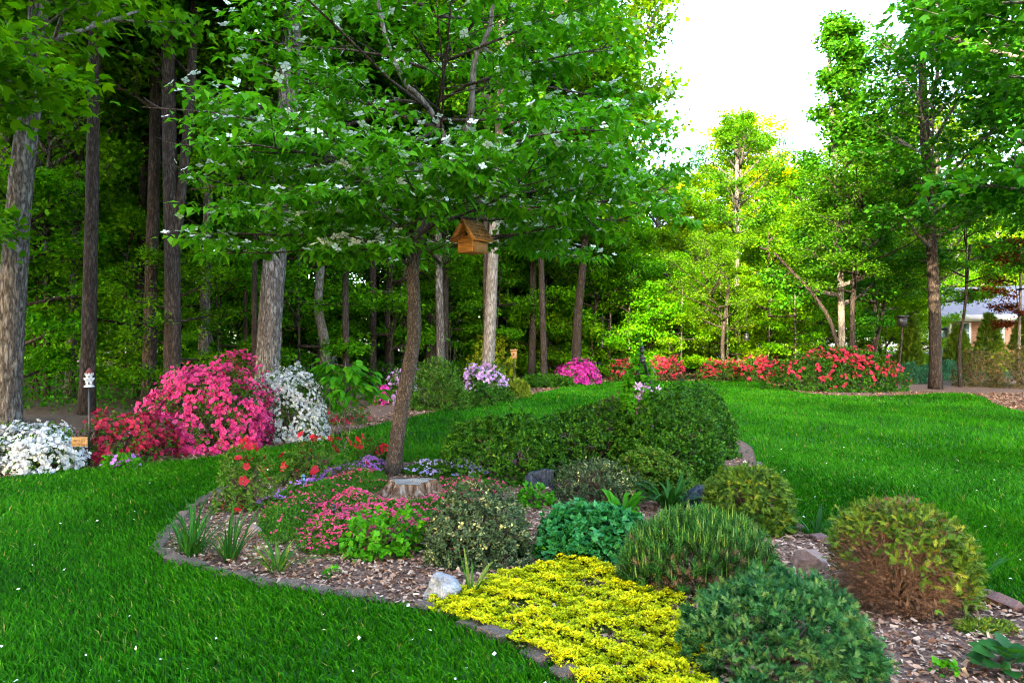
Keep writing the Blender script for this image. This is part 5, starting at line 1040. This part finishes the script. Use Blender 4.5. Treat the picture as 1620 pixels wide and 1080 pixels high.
# ------------------------------------------------------------------ birdhouse hanging in the dogwood
def birdhouse():
    c = at(748, 376, 7.55); t = thing("birdhouse", "cedar birdhouse with shingled roof hanging in the dogwood", "birdhouse", c, math.radians(-38))
    MW = noise_mat("cedar_warm", [(.26, .095, .018), (.42, .17, .035), (.55, .25, .06)], scale=7, stretch=(1, 1, 9), detail=6, rough=.7, bump=.3); MS = noise_mat("cedar_shingle", [(.14, .07, .025), (.24, .125, .045), (.34, .19, .075)], scale=9, stretch=(1, 8, 1), detail=6, rough=.8, bump=.4)
    W, Dp = .105, .13
    solid("body", [box(-W + .012, W - .012, -Dp + .02, Dp, -.17, -.02)], MW, t)
    for k in range(3): bevel(solid("plank", [box(-W, W, -Dp, -Dp + .016, -.175 + k * .052, -.127 + k * .052)], MW, t), .003)
    for sg in (-1, 1): solid("side_board", [box(sg * W - .006, sg * W + .006, -Dp + .018, Dp, -.172, -.03)], MS, t)
    # gable front with the entrance hole
    V = [(-W, -Dp + .03, -.018), (W, -Dp + .03, -.018), (0, -Dp + .03, .15), (-W, -Dp + .045, -.018), (W, -Dp + .045, -.018), (0, -Dp + .045, .15)]
    solid("gable", [(np.array(V), np.array([(0, 1, 2), (3, 5, 4), (0, 3, 4), (0, 4, 1), (1, 4, 5), (1, 5, 2), (2, 5, 3), (2, 3, 0)]))], MW, t)
    solid("entrance_hole", [tube([(0, -Dp + .0275, .035), (0, -Dp + .031, .035)], [.024, .024], 16)], M_BLACK, t)
    sl_ = math.atan2(.215, .165); ln = .275
    for sg in (-1, 1):
        # local roof frame: u down the slope, v along the ridge
        def P(u, v, h): return (sg * (u * math.cos(sl_) + h * math.sin(sl_)), v, .17 - u * math.sin(sl_) + h * math.cos(sl_))
        def slab(u0, u1, v0, v1, h0, h1, hh):
            Vv = np.array([P(u0, v0, h0), P(u1, v0, h1), P(u1, v1, h1), P(u0, v1, h0), P(u0, v0, h0 + hh), P(u1, v0, h1 + hh), P(u1, v1, h1 + hh), P(u0, v1, h0 + hh)])
            return Vv, np.array([(0, 2, 1), (0, 3, 2), (4, 5, 6), (4, 6, 7), (0, 1, 5), (0, 5, 4), (1, 2, 6), (1, 6, 5), (2, 3, 7), (2, 7, 6), (3, 0, 4), (3, 4, 7)])
        r = solid("roof", [slab(0, ln, -Dp - .035, Dp + .02, -.012, -.012, .010)], MW, t)
        solid("barge_board", [slab(-.005, ln + .006, -Dp - .052, -Dp - .037, -.03, -.03, .045)], MW, t)
        rg = random.Random(5 + sg)
        for cidx in range(5):
            v = -Dp - .036
            while v < Dp + .015:
                w = rg.uniform(.05, .08); u0 = max(0, cidx * .053 - .012); solid("shingle", [slab(u0, cidx * .053 + .06 + rg.uniform(-.003, .004), v, min(v + w - .003, Dp + .03), .001, .010 + rg.uniform(0, .003), .006)], MS, r); v += w
    solid("ridge_cap", [tube([(0, -Dp - .05, .172), (0, Dp + .02, .172)], [.016, .016], 6)], MS, t)
    solid("hanger", [tube([(0, 0, .17), (0, .01, .20), (0, .02, .24)], [.004, .004, .004], 6)], M_BLACK, t)
birdhouse()
# the bough that carries it is a part of the dogwood
dg = [o for o in bpy.data.objects if o.name == "dogwood_tree"][0]; b0 = np.array(dg.location)
w = Soup(); q = lambda px, py, d: np.array(at(px, py, d)) - b0
rg = np.random.default_rng(2)
w.raw(*tube(spline([q(706, 270, 8.2), q(735, 300, 7.9), q(768, 322, 7.65), q(792, 334, 7.55), q(820, 326, 7.5), q(850, 338, 7.45), q(880, 350, 7.4)], 16), np.linspace(.030, .012, 16), 8, rg, .05), .5)
w.raw(*tube(spline([q(792, 334, 7.55), q(765, 333, 7.55), q(758, 345, 7.55), q(748, 356, 7.56), q(742, 358, 7.56)], 12), np.linspace(.016, .010, 12), 8, rg, .05), .5)
ob("bough", w.mesh("bough", True), M_BARK_PALE, dg)

# ------------------------------------------------------------------ castle birdhouse, sign, feeders and nest boxes
M_WHITEP = flat_mat("white_paint", (.42, .44, .48), .5, .3, var=.06)
M_REDROOF = flat_mat("red_roof_paint", (.11, .02, .025), .6)
def castle():
    x, y = gp(141, 740); t = thing("castle_birdhouse", "white castle tower birdhouse with red cone roof on a black pole", "birdhouse", (x, y, 0)); z0 = CAM_H - (612 - 540) / F * y; k = y / F
    solid("pole", [cyl(0, 0, 0, z0, .012, .012, 10)], M_BLACK, t)
    tw = solid("tower", [cyl(0, 0, z0, z0 + 2 * k, 7.3 * k, 7.3 * k, 16), cyl(0, 0, z0 + 2 * k, z0 + 11 * k, 5.8 * k, 5.5 * k, 16), cyl(0, 0, z0 + 11 * k, z0 + 13 * k, 7.2 * k, 7.2 * k, 16), cyl(0, 0, z0 + 13 * k, z0 + 18.5 * k, 5.0 * k, 4.8 * k, 16), cyl(0, 0, z0 + 18.5 * k, z0 + 20.5 * k, 6.2 * k, 6.2 * k, 16)], M_WHITEP, t)
    for zz, rr in ((13, 6.9), (20.5, 5.9)):
        for i in range(10):
            a = 2 * PI * i / 10 + .2; m = box(-1.0 * k, 1.0 * k, -.5 * k, .5 * k, 0, 1.9 * k); V = m[0].copy(); c, s_ = math.cos(a), math.sin(a); V = np.stack([V[:, 0] * -s_ + (V[:, 1] + rr * k) * c, V[:, 0] * c + (V[:, 1] + rr * k) * s_, V[:, 2] + z0 + zz * k - .0005], 1); solid("merlon", [(V, m[1])], M_WHITEP, tw)
    for zz, hh, rr, nn in ((4.2, 4.2, 5.72, 6), (14.4, 3.0, 5.0, 5)):
        for i in range(nn):
            a = -PI / 2 + .5 + 2 * PI * i / nn; m = box(-.9 * k, .9 * k, -.3 * k, .15 * k, 0, hh * k); V = m[0]; c, s_ = math.cos(a), math.sin(a); V = np.stack([V[:, 0] * -s_ + (V[:, 1] + rr * k) * c, V[:, 0] * c + (V[:, 1] + rr * k) * s_, V[:, 2] + z0 + zz * k], 1); solid("window", [(V, m[1])], M_BLACK, tw)
    solid("roof", [cyl(0, 0, z0 + 20.5 * k, z0 + 22 * k, 4.6 * k, 4.6 * k, 16), cyl(0, 0, z0 + 22 * k, z0 + 30.5 * k, 6.6 * k, .3 * k, 16)], M_REDROOF, t)
castle()
def plaque():
    x, y = gp(126, 752); t = thing("garden_sign", "small tan wooden sign on wire legs by the castle birdhouse pole", "sign", (x, y, 0), .1); k = y / F; z = lambda py: CAM_H - (py - 540) * k
    MWd = noise_mat("sign_wood", [(.16, .085, .028), (.24, .135, .048), (.30, .18, .07)], scale=8, stretch=(1, 1, 8), rough=.7); MI = flat_mat("sign_ink", (.07, .03, .02), .7)
    b = bevel(solid("board", [box(-12 * k, 12 * k, -.008, .008, z(706), z(691))], MWd, t), .003)
    rg = random.Random(4)
    for row in (694.2, 700.3):
        u = -9.5
        while u < 8.5:
            w = rg.uniform(1.0, 1.9); h0 = rg.uniform(0, 1.2)
            solid("lettering", [box(u * k, (u + .55) * k, -.0095, -.0082, z(row + 4.2), z(row + h0)), box((u + .55) * k, (u + w) * k, -.0095, -.0082, z(row + 2.6), z(row + 1.9))], MI, b); u += w + rg.choice((.5, .6, 1.5))
    for sg in (-1, 1): solid("leg", [cyl(sg * 9 * k, .012, 0, z(692), .0025, .0025, 6)], M_BLACK, t)
plaque()
def pole_feeder(label, px, pole_y, d, box_y0, box_y1, wpx, mat, polemat, crooked=0.0, cat="bird feeder", name="bird_feeder", roof=True):
    x = (px - 810) / F * d; t = thing(name, label, cat, (x, d, 0)); k = d / F; z = lambda py: CAM_H - (py - 540) * k; w = wpx * k / 2
    solid("pole", [tube(spline([(-crooked * .8, 0, 0), (-crooked * .3, 0, z(box_y1) * .4), (0, 0, z(box_y1) * .8), (0, 0, z(box_y1) + .02)], 10), np.full(10, .02 if not crooked else .03), 8)], polemat, t)
    solid("body", [box(-w, w, -w * .9, w * .9, z(box_y1), z(box_y0) - .03)], mat, t)
    solid("opening", [tube([(0, -w * .9 - .002, (z(box_y0) + z(box_y1)) / 2), (0, -w * .9 - .006, (z(box_y0) + z(box_y1)) / 2)], [w * .3, w * .3], 12)], M_BLACK, t)
    solid("roof", [box(-w * 1.35, w * 1.35, -w * 1.4, w * 1.2, z(box_y0) - .03, z(box_y0) + .015)], mat, t)
MCED = flat_mat("feeder_cedar", (.30, .16, .06), .7)
pole_feeder("tan wooden nest box on a thin pole behind the golden mound", 813, 600, 22.5, 553, 567, 9, MCED, M_BLACK, name="nest_box", cat="nest box")
pole_feeder("black nest box on a crooked stake right of the largest coral azalea", 1427, 600, 22.5, 500, 516, 11, M_BLACK, M_BARK_BROWN, .35, name="nest_box", cat="nest box")
def hang(label, px, y0, y1, d, w):
    x, _, z1 = at(px, y0, d); z0 = at(px, y1, d)[2]; t = thing("hanging_feeder", label, "bird feeder", (x, d, z0)); h = z1 - z0; k = w * d / F / 2
    solid("tube", [cyl(0, 0, .0, h * .8, k * .8, k * .8, 10)], M_BLACK, t); solid("roof", [cyl(0, 0, h * .8, h, k * 1.2, k * .2, 10)], M_BLACK, t); solid("tray", [cyl(0, 0, -.015, .0, k * 1.2, k * 1.2, 10)], M_BLACK, t); solid("hanger", [cyl(0, 0, h, h + 1.2, .006, .006, 5)], M_BLACK, t)
hang("small dark feeder hanging behind the magenta azalea", 953, 539, 548, 29, 6); hang("dark feeder hanging beside the small yellow green maple", 1181, 527, 538, 28, 8)
# clematis obelisk
def obelisk():
    d = 8.3; x = (1016 - 810) / F * d; t = thing("garden_obelisk", "black metal obelisk clothed in clematis behind the tallest azalea mound", "obelisk", (x, d, 0)); H = CAM_H - (556 - 540) / F * d; w = .18; s = []
    for sx in (-1, 1):
        for sy in (-1, 1): solid("leg", [tube([(sx * w, sy * w, 0), (sx * w * .75, sy * w * .75, H * .6), (sx * .02, sy * .02, H * .93)], [.009] * 3, 6)], M_BLACK, t)
    for z, f in ((.35, .9), (.75, .78), (1.1, .5)): solid("ring", [tube([(w * f * math.cos(a) * 1.3, w * f * math.sin(a) * 1.3, z) for a in np.linspace(0, 2 * PI, 17)], [.007] * 17, 5)], M_BLACK, t)
    solid("finial", [cyl(0, 0, H * .9, H * .94, .018, .045, 10), cyl(0, 0, H * .94, H * .98, .045, .012, 10), cyl(0, 0, H * .98, H * 1.02, .012, .032, 10), cyl(0, 0, H * 1.02, H * 1.05, .032, .005, 10)], M_BLACK, t)
    c = shrub("clematis_vine", "clematis with violet and white flowers climbing the obelisk", "clematis", (x, d), (.22, .20, 1.36), 620, 6, LEAFW, .065, M_BRIGHT, 401, dict(n=9, size=.13, mat=M_LAV, cluster=1, parts=9, tmpl=FLOWER6, zmin=.35, gap=-9, rmin=1.0, bias=lambda e, r: (e[:, 1] < -.15) & (e[:, 2] < .93)), lump=.3)
obelisk()
# ------------------------------------------------------------------ brick house
def house():
    D = 46.0; d = 0.0; x0 = 0.0; z = lambda py: CAM_H + (540 - py) / F * D; xw = lambda px: (px - 1502) / 28.2
    t = thing("brick_house", "brick house with grey roof beyond the trees", "house", ((1502 - 810) / F * D, D, 0), math.radians(-31))
    m, n, l_, b, out = nt("house_brick"); tc = n.new("ShaderNodeTexCoord"); mp = n.new("ShaderNodeMapping"); mp.inputs["Rotation"].default_value = (PI / 2, 0, 0); br = n.new("ShaderNodeTexBrick"); l_.new(tc.outputs["Object"], mp.inputs[0]); l_.new(mp.outputs[0], br.inputs[0])
    br.inputs["Color1"].default_value = (.30, .13, .085, 1); br.inputs["Color2"].default_value = (.38, .19, .125, 1); br.inputs["Mortar"].default_value = (.42, .36, .31, 1); br.inputs["Scale"].default_value = 4.6; br.inputs["Mortar Size"].default_value = .012; l_.new(br.outputs[0], b.inputs["Base Color"]); b.inputs["Roughness"].default_value = .9
    MR = noise_mat("roof_shingles", [(.075, .068, .080), (.105, .097, .11), (.14, .13, .14)], scale=3, stretch=(1, 6, 6), detail=8, rough=.9); MWt = flat_mat("house_trim", (.42, .42, .43), .5, var=.05); MG = flat_mat("window_glass", (.06, .10, .11), .08, .6, var=.2, scale=2)
    xr = xw(1700); ze = z(503)
    wl_ = solid("wall", [box(x0, xr, d, d + 9, 0, ze)], m, t)
    for a, c in ((1524, 1533), (1574, 1584)):
        wo = solid("window", [box(xw(a) - .12, xw(c) + .12, d - .06, d - .002, z(543), z(510))], MWt, wl_); solid("pane", [box(xw(a), xw(c), d - .075, d - .061, z(541), z(512))], MG, wo)
        solid("glazing_bar", [box(xw(a), xw(c), d - .085, d - .076, z(527) - .03, z(527) + .03)], MWt, wo)
    V = np.array([(x0 - .5, d - .5, ze - .02), (xr, d - .5, ze - .02), (xr, d + 5, z(452)), (x0 - .5, d + 5, z(452)), (x0 - .5, d + 10, ze - .02), (xr, d + 10, ze - .02)]); V2 = V + [0, 0, .18]
    T = [(0, 1, 2), (0, 2, 3), (3, 2, 5), (3, 5, 4)]; TT = [(a, c, b_) for a, b_, c in T] + [(a + 6, b_ + 6, c + 6) for a, b_, c in T] + [(0, 3, 9), (0, 9, 6), (3, 4, 10), (3, 10, 9)]
    rf = solid("roof", [(np.concatenate([V, V2]), np.array(TT))], MR, t)
    solid("fascia", [box(x0 - .55, xr, d - .58, d - .5, ze - .26, ze + .17)], MWt, t); solid("corner_board", [box(x0 - .02, x0 + .12, d - .03, d - .003, 0, ze - .27)], MWt, t)
    solid("gable_end", [(np.array([(x0 + .01, d, ze - .03), (x0 + .01, d + 9, ze - .03), (x0 + .01, d + 5, z(455)), (x0 + .15, d, ze - .03), (x0 + .15, d + 9, ze - .03), (x0 + .15, d + 5, z(455))]), np.array([(0, 2, 1), (3, 4, 5), (0, 1, 4), (0, 4, 3), (1, 2, 5), (1, 5, 4), (2, 0, 3), (2, 3, 5)]))], MWt, t)
    # wing behind with its own roof, and the deck
    xl = xw(1484); ws = solid("wing_wall", [box(xl + .4, x0 - .01, d + 4, d + 10, 0, z(520))], MWt, t)
    V = np.array([(xl, d + 3.4, z(521)), (x0 + .0, d + 3.4, z(521)), (x0 + .0, d + 8, z(478)), (xl, d + 8, z(478)), (xl, d + 12, z(521)), (x0, d + 12, z(521))]); V2 = V + [0, 0, .15]
    solid("wing_roof", [(np.concatenate([V, V2]), np.array(TT + [(0, 6, 7), (0, 7, 1)]))], MR, t)
    MD = flat_mat("deck_wood", (.34, .24, .17), .8); dk = solid("deck", [box(xl - 1.2, x0 - .03, d + .6, d + 4, z(541) - .25, z(541))], MD, t)
    for i in range(2): solid("post", [box(xl - 1.1 + i * 1.05, xl - .96 + i * 1.05, d + .62, d + .76, 0, z(541) - .26)], MD, dk)
    for zz in (z(524), z(537)): solid("rail", [box(xl - 1.2, x0 - .03, d + .6, d + .68, zz - .05, zz + .05)], MWt, dk)
    for i in range(9): solid("baluster", [box(xl - 1.15 + i * .19, xl - 1.10 + i * .19, d + .62, d + .66, z(541) + .004, z(524) - .055)], MWt, dk)
house()
# play set beyond the azaleas
def playset():
    d = 37.0; k = d / F; xw = lambda px: (px - 810) * k; z = lambda py: CAM_H + (540 - py) * k; t = thing("play_set", "wooden play set with dark slide and pale slanted beam behind the azaleas", "play set", (0, 0, 0)); MWd = flat_mat("play_wood", (.30, .14, .07), .75); MSw = flat_mat("pale_beam", (.50, .55, .58), .6); MBl = flat_mat("blue_plastic", (.03, .12, .30), .4)
    for px, dy in ((1262, 0), (1270, 0), (1262, 1.4), (1276, 1.4)): solid("post", [box(xw(px) - .06, xw(px) + .06, d + dy - .06, d + dy + .06, 0, z(526))], MWd, t)
    solid("platform", [box(xw(1245), xw(1279), d - .1, d + 1.5, z(546), z(544))], MSw, t)
    solid("slide", [tube(spline([(xw(1272), d - .25, z(528)), (xw(1264), d - .3, z(533)), (xw(1256), d - .3, z(540)), (xw(1250), d - .4, z(552))], 10), np.full(10, .24), 12)], M_BLACK, t)
    solid("swing_beam", [tube([(xw(1272), d + .3, z(528)), (xw(1303), d + .3, z(546))], [.07, .07], 8)], MSw, t)
    for px, py in ((1284, 535), (1302, 545)): solid("swing_leg", [tube([(xw(px), d + .3, 0), (xw(px), d + .3, z(py))], [.05, .05], 8)], MSw, t)
    solid("panel", [box(xw(1264), xw(1270), d - .02, d + .03, z(556), z(547))], MBl, t)
playset()
